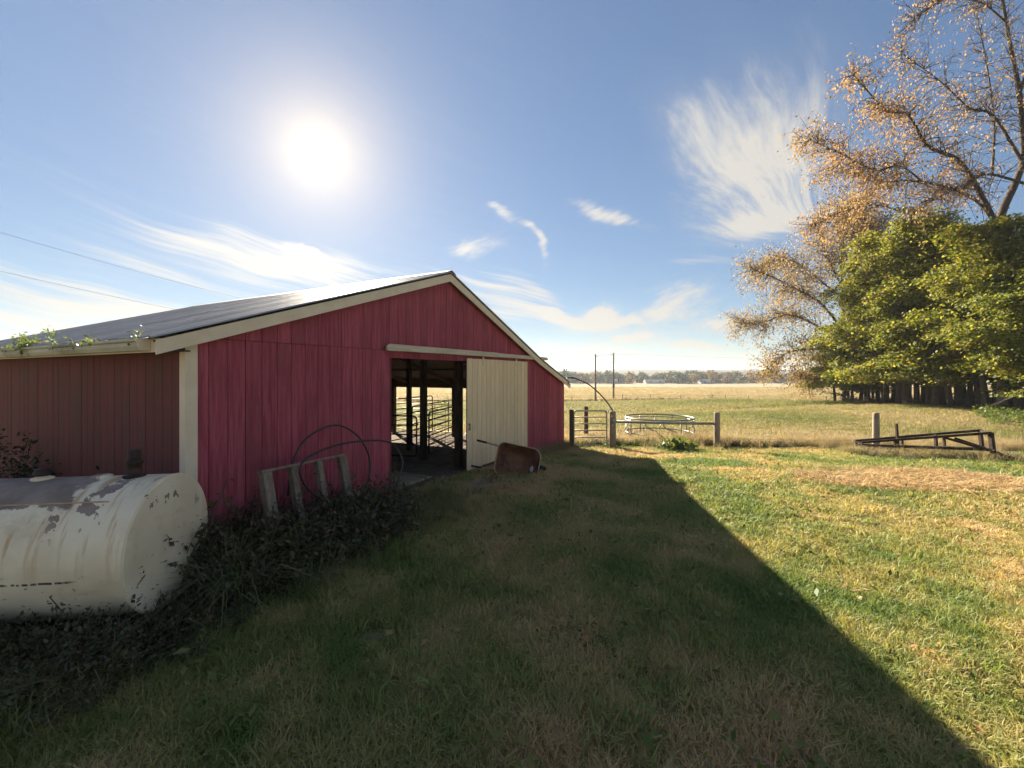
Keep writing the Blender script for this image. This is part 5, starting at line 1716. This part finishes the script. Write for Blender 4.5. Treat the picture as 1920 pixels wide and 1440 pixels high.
# weeds rooted in the gutter
gz_ = zE - 0.12
V1, F1 = weed_arrays(9, .30, .035, .055, rp, 34, 0.1)
p = BW(-0.38, 3.35, gz_); plant('gutter_weed', 'bushy weed growing out of the gutter against sky', 'weed', p, (V1, F1), M['leaf_weed'])
for d, hh, lab in ((0.2, 0.13, 'yellow sprout at the near gutter end'), (1.15, 0.12, 'small sprout in gutter, second from the corner'), (1.6, 0.15, 'yellowish sprout in gutter, third from the corner'), (2.25, 0.30, 'thin upright stalk in gutter beside bushy weed'), (4.0, 0.22, 'drooping weed in gutter at picture edge')):
    V1, F1 = weed_arrays(4, hh, .06, .05, rp, 8, 0.3)
    plant('gutter_sprout', lab, 'weed', BW(-0.38, d, gz_ + 0.02), (V1, F1), M['leaf_weed'])
# dark shrub between tank and side wall
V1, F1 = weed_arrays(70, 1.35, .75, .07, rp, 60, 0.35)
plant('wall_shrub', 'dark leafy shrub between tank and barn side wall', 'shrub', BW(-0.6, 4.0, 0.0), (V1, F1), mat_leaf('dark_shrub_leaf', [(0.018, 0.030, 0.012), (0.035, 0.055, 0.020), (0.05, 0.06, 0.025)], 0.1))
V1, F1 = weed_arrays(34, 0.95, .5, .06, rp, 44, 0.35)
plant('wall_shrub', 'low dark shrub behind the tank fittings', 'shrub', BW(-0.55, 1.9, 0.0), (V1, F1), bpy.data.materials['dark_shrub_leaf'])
# small leafless sapling on the far fence line
V1, F1 = weed_arrays(9, 2.0, .25, .16, rp, 16, 0.1)
sx_ = GX(1335, FY - 1); plant('sapling', 'small brown sapling on the far wire fence line', 'sapling', (sx_, FY - 1, tz1(sx_, FY - 1)), (V1, F1), M['leaf_dead'])
# bush seen through the barn
V1, F1 = weed_arrays(20, 1.4, .7, .14, rp, 30, 0.1)
sx_ = GX(838, 48); plant('field_bush', 'green bush in paddock seen through the barn', 'bush', (sx_, 48, tz1(sx_, 48)), (V1, F1), M['leaf_weed'])

# patch of worn earth before the door
pe = MB(); vs = [BW(5.2, -1.15)]; n_ = 26
rp = np.random.default_rng(5)
for k in range(n_):
    a = 2 * math.pi * k / n_; rr = 1 + 0.25 * rp.normal()
    vs.append(BW(5.2 + 1.5 * rr * math.cos(a), -0.75 + 0.55 * rr * math.sin(a)))
vs = [(p.x, p.y, tz1(p.x, p.y) + 0.022) for p in vs]
pe.add(vs, [(0, 1 + k, 1 + (k + 1) % n_) for k in range(n_)], True)
tag(pe.build('worn_path', M['bare']), kind='structure')

# ------------------------------------------------------------------ haze
HAZE = 0.0003
zlo, zhi = float(ZZ.min()) - 1.0, max(float(ZZ.max()), 27.0) + 3.0
hz_o = MB().box(-3300, 3300, -20, 3300, zlo, zhi).build('haze', None)
m_, b, out = new_mat('thin_haze')
pv = b.n('ShaderNodeVolumePrincipled')
pv.inputs['Color'].default_value = (0.80, 0.86, 0.95, 1)
pv.inputs['Density'].default_value = HAZE
pv.inputs['Anisotropy'].default_value = 0.3
b.l(pv.outputs[0], out.inputs['Volume'])
hz_o.data.materials.append(m_)
tag(hz_o, 'thin pale haze filling the air over the fields', 'haze', kind='stuff')
